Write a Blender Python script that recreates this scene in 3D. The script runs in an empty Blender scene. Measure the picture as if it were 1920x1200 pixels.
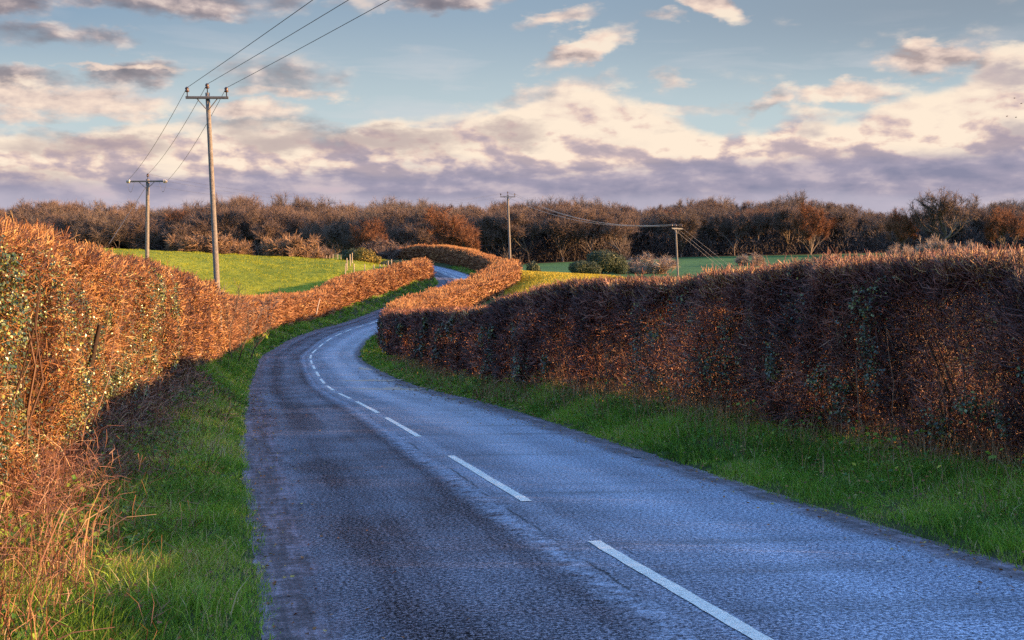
import bpy, math, random
import numpy as np
from mathutils import Vector, Quaternion

SC = bpy.context.scene
COL = SC.collection
rng = np.random.default_rng(7)
R = math.radians

# ------------------------------------------------------------------ camera
EYE = 1.72
FPX, CX, CY, HOR = 2400.0, 960.0, 600.0, 490.0
PITCH = math.atan((CY - HOR) / FPX)
cd = bpy.data.cameras.new('camera')
cam = bpy.data.objects.new('camera', cd)
COL.objects.link(cam)
cam.location = (0, 0, EYE)
cam.rotation_euler = (R(90) - PITCH, 0, 0)
cd.sensor_width = 36.0
cd.lens = 36.0 * FPX / 1920.0
cd.clip_start = 0.05
cd.clip_end = 20000
SC.camera = cam

# ------------------------------------------------------------------ exposure, sun
SC.view_settings.view_transform = 'Standard'
SC.view_settings.look = 'None'
SC.view_settings.gamma = 1.0
EXPO = 2.1
SC.view_settings.exposure = EXPO
SUN_AZ, SUN_EL = R(100), R(11.2)          # azimuth clockwise from the view direction +Y
SUN_DIR = Vector((math.sin(SUN_AZ) * math.cos(SUN_EL), math.cos(SUN_AZ) * math.cos(SUN_EL), math.sin(SUN_EL)))
sl = bpy.data.lights.new('sun', 'SUN')
sl.energy = 3.6
sl.angle = R(0.6)
sl.color = (1.0, 0.59, 0.25)
so = bpy.data.objects.new('sun', sl)
so.rotation_euler = SUN_DIR.to_track_quat('Z', 'Y').to_euler()
COL.objects.link(so)
SC.cycles.use_denoising = False
SC.cycles.max_bounces = 6
SC.cycles.diffuse_bounces = 3
SC.cycles.glossy_bounces = 2
SC.cycles.transmission_bounces = 3
SC.cycles.transparent_max_bounces = 6
SC.cycles.caustics_reflective = False
SC.cycles.caustics_refractive = False


# ------------------------------------------------------------------ node helpers
class E:
    """A float socket in a node tree with arithmetic that adds Math nodes."""
    def __init__(self, nt, s):
        self.nt, self.s = nt, s

    def op(self, o, b=None, c=None, clamp=False):
        n = self.nt.nodes.new('ShaderNodeMath')
        n.operation = o
        n.use_clamp = clamp
        for i, v in enumerate((self, b, c)):
            if v is None:
                continue
            if isinstance(v, E):
                self.nt.links.new(v.s, n.inputs[i])
            else:
                n.inputs[i].default_value = float(v)
        return E(self.nt, n.outputs[0])

    def __add__(self, b): return self.op('ADD', b)
    __radd__ = __add__
    def __sub__(self, b): return self.op('SUBTRACT', b)
    def __rsub__(self, b): return (self * -1.0) + b
    def __mul__(self, b): return self.op('MULTIPLY', b)
    __rmul__ = __mul__
    def __truediv__(self, b): return self.op('DIVIDE', b)
    def max(self, b): return self.op('MAXIMUM', b)
    def min(self, b): return self.op('MINIMUM', b)
    def abs(self): return self.op('ABSOLUTE')
    def clamp(self): return self.op('ADD', 0.0, clamp=True)

    def smooth(self, a, b):
        n = self.nt.nodes.new('ShaderNodeMapRange')
        n.interpolation_type = 'SMOOTHSTEP'
        self.nt.links.new(self.s, n.inputs['Value'])
        lo, hi, inv = (a, b, False) if a < b else (b, a, True)
        n.inputs['From Min'].default_value = lo
        n.inputs['From Max'].default_value = hi
        n.inputs['To Min'].default_value = 1.0 if inv else 0.0
        n.inputs['To Max'].default_value = 0.0 if inv else 1.0
        return E(self.nt, n.outputs['Result'])


def combine(nt, x, y, z=0.0):
    n = nt.nodes.new('ShaderNodeCombineXYZ')
    for i, v in enumerate((x, y, z)):
        if isinstance(v, E):
            nt.links.new(v.s, n.inputs[i])
        else:
            n.inputs[i].default_value = v
    return n.outputs[0]


def noise(nt, vec, scale, detail=4.0, rough=0.55, dist=0.0, lac=2.0):
    n = nt.nodes.new('ShaderNodeTexNoise')
    n.noise_dimensions = '3D'
    if vec is not None:
        nt.links.new(vec, n.inputs['Vector'])
    n.inputs['Scale'].default_value = scale
    n.inputs['Detail'].default_value = detail
    n.inputs['Roughness'].default_value = rough
    n.inputs['Lacunarity'].default_value = lac
    n.inputs['Distortion'].default_value = dist
    return E(nt, n.outputs['Fac'])


def mixc(nt, fac, a, b):
    n = nt.nodes.new('ShaderNodeMix')
    n.data_type = 'RGBA'
    if isinstance(fac, E):
        nt.links.new(fac.s, n.inputs[0])
    else:
        n.inputs[0].default_value = fac
    for i, v in ((6, a), (7, b)):
        if isinstance(v, (tuple, list)):
            n.inputs[i].default_value = (*v[:3], 1.0)
        else:
            nt.links.new(v, n.inputs[i])
    return n.outputs[2]


def ramp(nt, fac, stops):
    n = nt.nodes.new('ShaderNodeValToRGB')
    el = n.color_ramp.elements
    while len(el) > 1:
        el.remove(el[-1])
    el[0].position, el[0].color = stops[0][0], (*stops[0][1], 1)
    for p, c in stops[1:]:
        e = el.new(p)
        e.color = (*c, 1)
    nt.links.new(fac.s, n.inputs[0])
    return n.outputs[0]


# ------------------------------------------------------------------ world: Nishita sky with clouds
def srgb(r, g, b, k=1.0):
    f = lambda v: ((v / 255.0 + 0.055) / 1.055) ** 2.4 if v > 10 else v / 255.0 / 12.92
    return (f(r) * k, f(g) * k, f(b) * k)


world = bpy.data.worlds.new('World')
SC.world = world
world.use_nodes = True
nt = world.node_tree
for n in list(nt.nodes):
    nt.nodes.remove(n)
W_STR = 0.15
sky = nt.nodes.new('ShaderNodeTexSky')
sky.sky_type = 'NISHITA'
sky.sun_disc = False
sky.sun_elevation = SUN_EL
sky.sun_rotation = SUN_AZ
sky.air_density = 1.0
sky.dust_density = 0.6
sky.ozone_density = 3.0
tc = nt.nodes.new('ShaderNodeTexCoord')
sep = nt.nodes.new('ShaderNodeSeparateXYZ')
nt.links.new(tc.outputs['Generated'], sep.inputs[0])
dx, dy, dz = (E(nt, sep.outputs[i]) for i in range(3))
az = dx.op('ARCTAN2', dy)                 # azimuth, clockwise from +Y
el = dz.op('ARCSINE')
A = az * FPX                              # arc, in units of 1/2400 rad
H = el * FPX
vec0 = combine(nt, A * 0.001, H * 0.0022, 0.0)
fbm = noise(nt, vec0, 6.5, 8.0, 0.54, 0.1)
fbm2 = noise(nt, combine(nt, (A + 22.0) * 0.001, (H + 12.0) * 0.0022, 0.0), 6.5, 8.0, 0.54, 0.1)
big = noise(nt, combine(nt, A * 0.001, H * 0.0030, 4.0), 2.6, 4.0, 0.5, 0.3)
mid = noise(nt, combine(nt, A * 0.001, H * 0.0034, 14.0), 5.0, 6.0, 0.55, 0.5)
wisp = noise(nt, combine(nt, A * 0.001, H * 0.006, 9.0), 3.4, 6.0, 0.55, 0.5)
# warped coordinates for the separate cloud patches
wa = A + (noise(nt, vec0, 12.0, 4.0, 0.6) - 0.5) * 130.0
wh = H + (noise(nt, combine(nt, A * 0.001, H * 0.0024, 7.0), 12.0, 4.0, 0.6) - 0.5) * 60.0


def patch(px, py, rx, ry, s=1.0, tilt=0.0):
    a0, h0 = px - CX, HOR - py
    u = wa - a0
    v = wh - h0 - u * tilt
    d = ((u / rx).op('POWER', 2.0) + (v / ry).op('POWER', 2.0))
    return (1.0 - d).max(-1.0) * s


dark_patches = [(30, 30, 110, 48, 1.0), (240, 20, 100, 30, .75), (380, 25, 140, 40, .95), (500, 12, 90, 34, .5), (810, 8, 170, 30, .9, .05),
                (90, 100, 120, 20, .45), (225, 95, 90, 18, .5), (75, 172, 130, 22, .8), (270, 158, 90, 30, .9, .1), (540, 158, 110, 40, .5),
                (240, 285, 190, 32, .8), (500, 262, 150, 45, .8), (700, 270, 260, 34, .7)]
light_patches = [(150, 208, 220, 34, .9), (70, 240, 120, 18, .7), (470, 215, 110, 20, .8), (550, 186, 130, 16, .6), (1100, 95, 100, 30, .85, .35),
                 (1050, 46, 90, 18, .5, .15), (1325, 22, 60, 30, .9, -.4), (1235, 42, 44, 16, .45), (1700, 140, 95, 36, .95), (1585, 186, 105, 24, .85),
                 (1880, 150, 110, 40, .8), (1240, 155, 36, 20, .4), (1030, 185, 150, 34, .6, .2), (1400, 225, 70, 22, .5, .6), (1300, 215, 160, 14, .5), (240, 146, 130, 7, .5)]


def union(lst):
    r = None
    for p in lst:
        q = patch(*p)
        r = q if r is None else r.max(q)
    return r


d_dark, d_light = union(dark_patches), union(light_patches)
tex = (fbm - 0.5) * 2.4 + (mid - 0.5) * 0.8
m_dark = (d_dark * 1.0 + tex).smooth(-0.3, 0.9)
m_light = (d_light * 1.0 + tex).smooth(-0.2, 0.75)
# bank of cumulus above the horizon: its top edge as a curve over azimuth
fc = nt.nodes.new('ShaderNodeFloatCurve')
top_pts = [(-400, 225), (0, 250), (150, 262), (300, 258), (430, 240), (520, 232), (620, 250), (760, 238), (880, 222), (960, 205), (1050, 176), (1140, 182), (1230, 205), (1330, 236),
           (1400, 246), (1480, 222), (1560, 228), (1640, 205), (1740, 182), (1830, 150), (1920, 140), (2300, 150)]
cm = fc.mapping
cm.use_clip = False
c0 = cm.curves[0]
x0, x1 = -500.0, 2400.0
pts = [((p - x0) / (x1 - x0), (HOR - y) / 400.0) for p, y in top_pts]
c0.points[0].location, c0.points[1].location = pts[0], pts[-1]
for p in pts[1:-1]:
    c0.points.new(*p)
cm.update()
nt.links.new(((A + (CX - x0)) / (x1 - x0)).clamp().s, fc.inputs['Value'])
topH = E(nt, fc.outputs[0]) * 400.0
depth_in = (topH - H) / 40.0 + (fbm - 0.5) * 2.6 + (mid - 0.5) * 1.4
m_bank = depth_in.smooth(-0.25, 0.5)
# shading of the clouds: relief toward the sun (up and to its side), cream tops, mauve bases
relief = ((fbm - fbm2) * 5.0 + 0.5)
tcream = ((H - 184.0 - A * 0.012) / 105.0 + (mid - 0.5) * 1.1 + (relief - 0.5) * 1.3 + 0.50 + A.smooth(200, -600) * 0.14).clamp()
CK = 1.0 / (W_STR * 2 ** EXPO)
cream = srgb(255, 236, 214, CK)
creamr = srgb(252, 226, 206, CK)
rose = srgb(222, 192, 186, CK)
mauve = srgb(158, 146, 164, CK)
bank_col = ramp(nt, tcream, [(0.0, srgb(152, 146, 166, CK)), (0.25, srgb(178, 165, 178, CK)), (0.5, srgb(216, 194, 190, CK)), (0.75, srgb(246, 220, 202, CK)), (1.0, cream)])
bank_col = mixc(nt, ((0.62 - relief) * 1.6 + (mid - 0.5) * 1.2).clamp() * 0.42, bank_col, srgb(218, 194, 188, CK))
belly = union([(600, 270, 230, 30, 1.0), (480, 262, 90, 34, .9), (190, 286, 190, 26, .9), (760, 268, 170, 28, .9), (965, 256, 80, 34, .9), (1290, 240, 60, 14, .6), (1480, 238, 110, 20, .5), (1880, 268, 120, 34, .9), (1850, 168, 90, 26, .8), (1560, 318, 150, 26, .9), (1780, 322, 240, 30, .7), (60, 345, 190, 22, .6)])
m_belly = (belly + (fbm - 0.5) * 2.6 + (mid - 0.5) * 1.2).smooth(-0.1, 1.1)
bank_col = mixc(nt, m_belly * 0.68, bank_col, mixc(nt, A.smooth(100, 500), srgb(168, 151, 157, CK), srgb(156, 146, 164, CK)))
# pale and grey-blue streaks low over the horizon
streak = (wisp - 0.5) * 1.7 + (mid - 0.5) * 1.1 + (relief - 0.5) * 0.5 + 0.42
low_col = ramp(nt, streak.clamp(), [(0.0, srgb(140, 140, 164, CK)), (0.45, srgb(166, 159, 178, CK)), (0.8, srgb(200, 186, 194, CK)), (1.0, srgb(206, 188, 196, CK))])
low_col = mixc(nt, (H + (wisp - 0.5) * 50.0).smooth(132, 100) * 0.65, low_col, srgb(200, 192, 206, CK))
bank_col = mixc(nt, (H + (mid - 0.5) * 90.0 - A * 0.025).smooth(196, 148), bank_col, low_col)
dark_col = ramp(nt, (relief * 0.8 + (0.45 - m_dark * 0.35) + A * 0.00012).clamp(), [(0.0, srgb(118, 108, 116, CK)), (0.45, srgb(150, 136, 140, CK)), (0.8, srgb(206, 184, 178, CK)), (1.0, srgb(240, 218, 204, CK))])
light_col = ramp(nt, (relief * 0.9 + 0.12).clamp(), [(0.0, srgb(176, 158, 156, CK)), (0.4, srgb(226, 202, 190, CK)), (0.8, creamr), (1.0, cream)])
# clear sky: pull the low part of the Nishita gradient towards the pale winter blue
low_clear = mixc(nt, H.smooth(500, 220), srgb(146, 169, 190, CK), srgb(194, 210, 214, CK))
low_clear = mixc(nt, A.smooth(-100, 900) * H.smooth(260, 470) * 0.75, low_clear, srgb(140, 152, 165, CK))
low_clear = mixc(nt, A.smooth(-300, -1000) * H.smooth(300, 470) * 0.5, low_clear, srgb(122, 155, 186, CK))
clear = mixc(nt, H.smooth(1000, 560), sky.outputs[0], low_clear)
col = mixc(nt, ((wisp - 0.52) * 4.0).clamp() * H.smooth(480, 340) * 0.4, clear, srgb(226, 220, 222, CK))
over = (m_dark * 0.85)
col = mixc(nt, over, col, dark_col)
col = mixc(nt, m_light * 0.92, col, light_col)
col = mixc(nt, m_bank * H.smooth(420, 370), col, bank_col)
bg = nt.nodes.new('ShaderNodeBackground')
bg.inputs['Strength'].default_value = W_STR
nt.links.new(col, bg.inputs['Color'])
wo = nt.nodes.new('ShaderNodeOutputWorld')
nt.links.new(bg.outputs[0], wo.inputs['Surface'])


# ------------------------------------------------------------------ materials
def new_mat(name):
    m = bpy.data.materials.new(name)
    m.use_nodes = True
    t = m.node_tree
    b = t.nodes['Principled BSDF']
    return m, t, b


def attr(t, name='tint'):
    n = t.nodes.new('ShaderNodeAttribute')
    n.attribute_name = name
    return E(t, n.outputs['Fac'])


def tint_mat(name, stops, rough=0.75, spec=0.3, trans=0.0):
    """Plant matter: every piece carries its own random tint."""
    m, t, b = new_mat(name)
    c = ramp(t, attr(t), stops)
    t.links.new(c, b.inputs['Base Color'])
    b.inputs['Roughness'].default_value = rough
    b.inputs['Specular IOR Level'].default_value = spec
    if trans > 0:
        tr = t.nodes.new('ShaderNodeBsdfTranslucent')
        t.links.new(c, tr.inputs['Color'])
        mx = t.nodes.new('ShaderNodeMixShader')
        mx.inputs[0].default_value = trans
        t.links.new(b.outputs[0], mx.inputs[1])
        t.links.new(tr.outputs[0], mx.inputs[2])
        t.links.new(mx.outputs[0], t.nodes['Material Output'].inputs['Surface'])
    return m


def noise_mat(name, stops, scale=4.0, detail=6.0, rough=0.85, spec=0.3, bump=0.0, bscale=20.0):
    m, t, b = new_mat(name)
    tcn = t.nodes.new('ShaderNodeTexCoord')
    f = noise(t, tcn.outputs['Object'], scale, detail, 0.65)
    t.links.new(ramp(t, ((f - 0.5) * 1.8 + 0.5).clamp(), stops), b.inputs['Base Color'])
    b.inputs['Roughness'].default_value = rough
    b.inputs['Specular IOR Level'].default_value = spec
    if bump:
        f2 = noise(t, tcn.outputs['Object'], bscale, 5.0, 0.65)
        bn = t.nodes.new('ShaderNodeBump')
        bn.inputs['Strength'].default_value = bump
        bn.inputs['Distance'].default_value = 0.05
        t.links.new(f2.s, bn.inputs['Height'])
        t.links.new(bn.outputs[0], b.inputs['Normal'])
    return m


M = {}
M['twig_warm'] = tint_mat('twig_warm', [(0, (.016, .008, .006)), (.35, (.11, .038, .016)), (.7, (.40, .165, .045)), (1, (.70, .43, .16))], .55, .5)
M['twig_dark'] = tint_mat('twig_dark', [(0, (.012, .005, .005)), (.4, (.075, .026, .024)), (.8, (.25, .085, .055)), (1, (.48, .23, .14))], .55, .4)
M['twig_far'] = tint_mat('twig_far', [(0, (.10, .04, .02)), (.4, (.26, .11, .045)), (.8, (.40, .19, .08)), (1, (.46, .28, .12))], .7, .3)
M['stem'] = tint_mat('stem', [(0, (.045, .025, .018)), (.5, (.13, .065, .04)), (1, (.24, .14, .09))], .7, .3)
M['bark_dark'] = tint_mat('bark_dark', [(0, (.035, .022, .016)), (1, (.10, .06, .042))], .85, .2)
M['leaf_dead'] = tint_mat('leaf_dead', [(0, (.12, .035, .012)), (.4, (.30, .11, .03)), (.75, (.42, .22, .06)), (1, (.46, .38, .10))], .5, .5, .25)
M['leaf_ivy'] = tint_mat('leaf_ivy', [(0, (.012, .030, .012)), (.45, (.035, .070, .022)), (.7, (.14, .17, .035)), (.88, (.42, .40, .10)), (1, (.62, .56, .34))], .3, .7, .1)  # palest stops paint the glint of glossy leaves
M['core'] = noise_mat('hedge_shade_core', [(0, (.010, .006, .005)), (1, (.045, .024, .016))], 6.0)
M['grass'] = tint_mat('grass', [(0, (.055, .115, .014)), (.4, (.16, .33, .030)), (.75, (.34, .50, .045)), (.9, (.42, .44, .08)), (1, (.54, .43, .22))], .55, .35, .35)
M['grass_field'] = tint_mat('grass_field', [(0, (.10, .14, .010)), (.5, (.27, .28, .016)), (1, (.44, .42, .03))], .6, .3, .35)
M['straw'] = tint_mat('straw', [(0, (.25, .20, .02)), (.5, (.48, .36, .03)), (1, (.60, .46, .06))], .6, .3, .3)
M['grass_dry'] = tint_mat('grass_dry', [(0, (.14, .07, .035)), (.5, (.32, .19, .09)), (1, (.50, .36, .20))], .6, .3, .2)
M['bramble'] = tint_mat('bramble', [(0, (.03, .014, .012)), (.4, (.14, .055, .035)), (.75, (.30, .14, .075)), (1, (.48, .32, .18))], .5, .4)
M['weed'] = tint_mat('weed', [(0, (.04, .12, .016)), (.45, (.12, .27, .025)), (.8, (.38, .44, .04)), (1, (.60, .52, .06))], .5, .4, .35)
M['soil'] = noise_mat('soil', [(0, (.018, .025, .010)), (.5, (.045, .06, .018)), (1, (.09, .075, .04))], 5.0, 8.0, .9, .2, .6, 25.0)
M['pole'] = noise_mat('pole_wood', [(0, (.10, .088, .08)), (.5, (.19, .165, .15)), (1, (.29, .26, .235))], 9.0, 6.0, .8, .3, .5, 30.0)
M['steel'] = noise_mat('galvanised_steel', [(0, (.06, .06, .065)), (1, (.16, .15, .15))], 12.0, 4.0, .5, .5)
M['ceramic'] = noise_mat('brown_ceramic', [(0, (.05, .025, .02)), (1, (.09, .045, .03))], 9.0, 3.0, .25, .6)
M['glass_ins'] = noise_mat('pale_ceramic', [(0, (.45, .40, .34)), (1, (.60, .55, .48))], 9.0, 3.0, .25, .6)
M['wire'] = noise_mat('weathered_wire', [(0, (.045, .045, .05)), (1, (.075, .07, .07))], 2.0, 2.0, .5, .5)
M['wire_bright'] = noise_mat('bright_wire', [(0, (.40, .32, .26)), (1, (.52, .42, .34))], 2.0, 2.0, .5, .5)
M['post'] = noise_mat('fence_wood', [(0, (.30, .23, .17)), (1, (.48, .39, .30))], 8.0, 4.0, .85, .2)
M['ever'] = tint_mat('evergreen', [(0, (.020, .032, .014)), (.5, (.05, .068, .025)), (1, (.13, .13, .05))], .5, .4, .1)
M['olive'] = tint_mat('olive_leaf', [(0, (.10, .08, .02)), (.5, (.26, .19, .04)), (1, (.42, .30, .07))], .6, .3, .2)
M['under'] = tint_mat('under', [(0, (.045, .035, .034)), (.5, (.11, .085, .078)), (1, (.19, .14, .115))], .85, .2)
M['bark'] = tint_mat('bark', [(0, (.06, .045, .040)), (.5, (.15, .115, .095)), (1, (.27, .21, .17))], .85, .2)
M['crown_brown'] = tint_mat('crown_brown', [(0, (.055, .035, .028)), (.5, (.155, .102, .080)), (1, (.28, .195, .15))], .8, .2)
M['crown_grey'] = tint_mat('crown_grey', [(0, (.06, .044, .036)), (.5, (.14, .100, .078)), (1, (.26, .19, .15))], .8, .2)
M['crown_rust'] = tint_mat('crown_rust', [(0, (.09, .036, .020)), (.5, (.215, .090, .044)), (1, (.34, .165, .08))], .8, .2)
M['crown_tan'] = tint_mat('crown_tan', [(0, (.10, .06, .04)), (.5, (.24, .14, .085)), (1, (.38, .25, .16))], .8, .2)
M['crown_pale'] = tint_mat('crown_pale', [(0, (.17, .11, .08)), (.5, (.34, .24, .18)), (1, (.48, .37, .28))], .8, .2)
M['paint'] = noise_mat('road_paint', [(0, (.05, .05, .06)), (.17, (.10, .10, .11)), (.27, (.62, .62, .60)), (.5, (.82, .82, .79)), (1, (.88, .88, .85))], 22.0, 10.0, .5, .4, .5, 90.0)
M['bird'] = noise_mat('dark_feather', [(0, (.03, .03, .035)), (1, (.06, .055, .055))], 5.0)
M['scrap'] = noise_mat('pale_scrap', [(0, (.65, .65, .62)), (1, (.85, .85, .82))], 15.0)


# ------------------------------------------------------------------ mesh building
class Geo:
    def __init__(self):
        self.v, self.q, self.t, self.a, self.n = [], [], [], [], 0

    def add(self, v, quads=None, tris=None, tint=0.5):
        v = np.asarray(v, dtype=np.float64).reshape(-1, 3)
        if quads is not None and len(quads):
            self.q.append(np.asarray(quads, dtype=np.int64).reshape(-1, 4) + self.n)
        if tris is not None and len(tris):
            self.t.append(np.asarray(tris, dtype=np.int64).reshape(-1, 3) + self.n)
        a = np.empty(len(v))
        a[:] = tint
        self.a.append(a)
        self.v.append(v)
        self.n += len(v)

    def build(self, name, mat, parent=None, smooth=False, origin=None):
        me = bpy.data.meshes.new(name)
        if self.n:
            v = np.concatenate(self.v)
            if origin is not None:
                v = v - np.asarray(origin)
            q = np.concatenate(self.q) if self.q else np.zeros((0, 4), int)
            t = np.concatenate(self.t) if self.t else np.zeros((0, 3), int)
            me.vertices.add(len(v))
            me.vertices.foreach_set('co', v.astype(np.float32).ravel())
            me.loops.add(q.size + t.size)
            me.loops.foreach_set('vertex_index', np.concatenate([q.ravel(), t.ravel()]).astype(np.int32))
            me.polygons.add(len(q) + len(t))
            st = np.concatenate([np.arange(len(q)) * 4, q.size + np.arange(len(t)) * 3]).astype(np.int32)
            me.polygons.foreach_set('loop_start', st)
            at = me.attributes.new('tint', 'FLOAT', 'POINT')
            at.data.foreach_set('value', np.concatenate(self.a).astype(np.float32))
            me.update(calc_edges=True)
            me.polygons.foreach_set('use_smooth', np.full(len(q) + len(t), smooth))
        me.materials.append(mat)
        o = bpy.data.objects.new(name, me)
        COL.objects.link(o)
        if parent is not None:
            o.parent = parent
        if origin is not None and parent is None:
            o.location = origin
        return o


def unit(v):
    return v / np.maximum(np.linalg.norm(v, axis=-1, keepdims=True), 1e-9)


def rand_dir(n):
    return unit(rng.normal(0, 1, (n, 3)))


def tubes(g, P, Rr, tint=0.5, sides=3, cap=False):
    """P (N,K,3) paths, Rr (N,K) radii."""
    P = np.asarray(P, float)
    Rr = np.asarray(Rr, float)
    N, K, _ = P.shape
    d = unit(P[:, -1] - P[:, 0])
    ref = np.where(np.abs(d[:, 2:3]) > 0.9, np.array([[1.0, 0, 0]]), np.array([[0, 0, 1.0]]))
    u = unit(np.cross(d, ref))
    w = np.cross(d, u)
    ang = np.arange(sides) * 2 * np.pi / sides + 0.4
    ring = u[:, None, :] * np.cos(ang)[None, :, None] + w[:, None, :] * np.sin(ang)[None, :, None]
    V = P[:, :, None, :] + Rr[:, :, None, None] * ring[:, None, :, :]
    base = (np.arange(N) * K * sides)[:, None, None]
    k = (np.arange(K - 1) * sides)[None, :, None]
    s = np.arange(sides)[None, None, :]
    s2 = (np.arange(sides) + 1)[None, None, :] % sides
    q = np.stack([base + k + s, base + k + s2, base + k + sides + s2, base + k + sides + s], axis=-1).reshape(-1, 4)
    tt = np.broadcast_to(np.asarray(tint, float).reshape(-1, 1) if np.ndim(tint) else np.full((N, 1), tint), (N, K * sides)).ravel()
    tris = None
    if cap:
        e = (np.arange(N) * K * sides)[:, None] + (K - 1) * sides
        i = np.arange(1, sides - 1)[None, :]
        tris = np.stack([np.broadcast_to(e, (N, sides - 2)), e + i, e + i + 1], axis=-1).reshape(-1, 3)
    g.add(V.reshape(-1, 3), q, tris, tt)


def leaves(g, P, L, Wd, tint, fold=0.25):
    """Folded diamond leaves: P base (N,3), L length vector, Wd half-width vector."""
    N = len(P)
    nrm = unit(np.cross(L, Wd)) * np.linalg.norm(Wd, axis=1, keepdims=True) * fold
    V = np.stack([P, P + L * 0.5 + Wd + nrm, P + L, P + L * 0.5 - Wd + nrm], axis=1)
    b = np.arange(N)[:, None] * 4
    tri = np.stack([np.concatenate([b, b + 1, b + 2], 1), np.concatenate([b, b + 2, b + 3], 1)], 1).reshape(-1, 3)
    g.add(V.reshape(-1, 3), None, tri, np.repeat(tint, 4))


def blades(g, P, lean, hgt, wid, tint):
    """Grass blades: P (N,3), lean (N,2) horizontal offset of the tip, hgt (N), wid (N)."""
    N = len(P)
    a = rng.uniform(0, 2 * np.pi, N)
    sd = np.stack([np.cos(a), np.sin(a), np.zeros(N)], 1) * wid[:, None] * 0.5
    mid = P + np.stack([lean[:, 0] * .35, lean[:, 1] * .35, hgt * .62], 1)
    tip = P + np.stack([lean[:, 0], lean[:, 1], hgt], 1)
    V = np.stack([P - sd, P + sd, mid + sd * .8, mid - sd * .8, tip], 1)
    b = np.arange(N)[:, None] * 5
    q = np.concatenate([b, b + 1, b + 2, b + 3], 1)
    t = np.concatenate([b + 3, b + 2, b + 4], 1)
    g.add(V.reshape(-1, 3), q, t, np.repeat(tint, 5))


def grid_quads(nr, nc):
    i = np.arange(nr - 1)[:, None] * nc + np.arange(nc - 1)[None, :]
    return np.stack([i, i + 1, i + nc + 1, i + nc], -1).reshape(-1, 4)


def lathe(g, prof, origin, axis=(0, 0, 1), sides=10, tint=0.5):
    """prof: list of (radius, height) along axis."""
    ax = unit(np.array(axis, float))
    ref = np.array([1.0, 0, 0]) if abs(ax[2]) > .9 else np.array([0, 0, 1.0])
    u = unit(np.cross(ax, ref))
    w = np.cross(ax, u)
    an = np.arange(sides) * 2 * np.pi / sides
    ring = u[None] * np.cos(an)[:, None] + w[None] * np.sin(an)[:, None]
    V = np.array([np.asarray(origin) + ax * h + ring * r for r, h in prof]).reshape(-1, 3)
    K = len(prof)
    s = np.arange(sides)
    q = np.concatenate([np.stack([k * sides + s, k * sides + (s + 1) % sides, (k + 1) * sides + (s + 1) % sides, (k + 1) * sides + s], -1) for k in range(K - 1)])
    i = np.arange(1, sides - 1)
    t = np.concatenate([np.stack([np.full_like(i, 0), i + 1, i], -1), np.stack([np.full_like(i, 0), i, i + 1], -1) + (K - 1) * sides])
    g.add(V, q, t, tint)


def box(g, c, ax, ay, az_, tint=0.5):
    """Box with chamfered long edges: centre c, half-axis vectors."""
    c, ax, ay, az_ = (np.asarray(v, float) for v in (c, ax, ay, az_))
    f = 0.75
    sec = [(1, f), (f, 1), (-f, 1), (-1, f), (-1, -f), (-f, -1), (f, -1), (1, -f)]
    V = [c + s * ax + a * ay + b * az_ for s in (-1, 1) for a, b in sec]
    k = np.arange(8)
    q = np.stack([k, (k + 1) % 8, 8 + (k + 1) % 8, 8 + k], -1)
    i = np.arange(1, 7)
    t = np.concatenate([np.stack([np.zeros_like(i), i + 1, i], -1), np.stack([np.zeros_like(i), i, i + 1], -1) + 8])
    g.add(V, q, t, tint)


def tag(o, label=None, cat=None, group=None, kind=None):
    for k, v in (('label', label), ('category', cat), ('group', group), ('kind', kind)):
        if v:
            o[k] = v
    return o


def thing(name, loc, label, cat, group=None, rotz=0.0):
    o = bpy.data.objects.new(name, None)
    o.empty_display_size = 0.3
    o.location = loc
    o.rotation_euler = (0, 0, rotz)
    COL.objects.link(o)
    return tag(o, label, cat, group)


def copy_thing(src, loc, rotz, scale, label, group):
    r = src.copy()
    COL.objects.link(r)
    r.location, r.rotation_euler, r.scale = loc, (0, 0, rotz), scale
    r['label'] = label
    if group:
        r['group'] = group
    elif 'group' in r:
        del r['group']
    for ch in src.children:
        c = ch.copy()
        c.parent = r
        COL.objects.link(c)
    return r


# ------------------------------------------------------------------ lay of the land
def at(px, py, Y):
    """World point that stands at forward distance Y in the direction of a photo pixel (used to survey the place)."""
    u = (CY - py) / FPX
    s = (px - CX) / FPX
    diry = math.cos(PITCH) + u * math.sin(PITCH)
    dirz = -math.sin(PITCH) + u * math.cos(PITCH)
    t = Y / diry
    return np.array([s * t, Y, EYE + dirz * t])


HW = 2.92
survey = [(1420, 1200, 7.37), (1095, 1015, 11.0), (995, 942, 13.7), (843, 855, 19.2), (797, 820, 22.9), (726, 782, 28.5), (669, 752, 36), (632, 738, 42.5),
          (611, 724, 49), (600, 710, 54.5), (592, 695, 61), (586, 685, 66.5), (582, 675, 72.5), (582, 665, 78), (594, 655, 83), (606, 644, 89), (622, 633, 95),
          (641, 624, 101), (661, 616, 108), (686, 610, 114.5), (711, 602, 122), (762, 580, 134), (820, 556, 146), (858, 538, 156), (868, 530, 161.5),
          (861, 524, 167), (846, 517, 173), (831, 511, 180), (812, 505, 187), (786, 498, 194), (736, 490, 204), (655, 483, 218), (560, 478, 232)]
sv = np.array([at(*p) for p in survey])
near = np.array([[2.92 - .2125 * y, y, -.0625 * y] for y in (-60, -40, -20, -10, -5, 0, 4)])
sv = np.concatenate([near, sv])
YD = np.arange(-60, 232, 0.25)
XC = np.interp(YD, sv[:, 1], sv[:, 0])
ZC = np.interp(YD, sv[:, 1], sv[:, 2])


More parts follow.
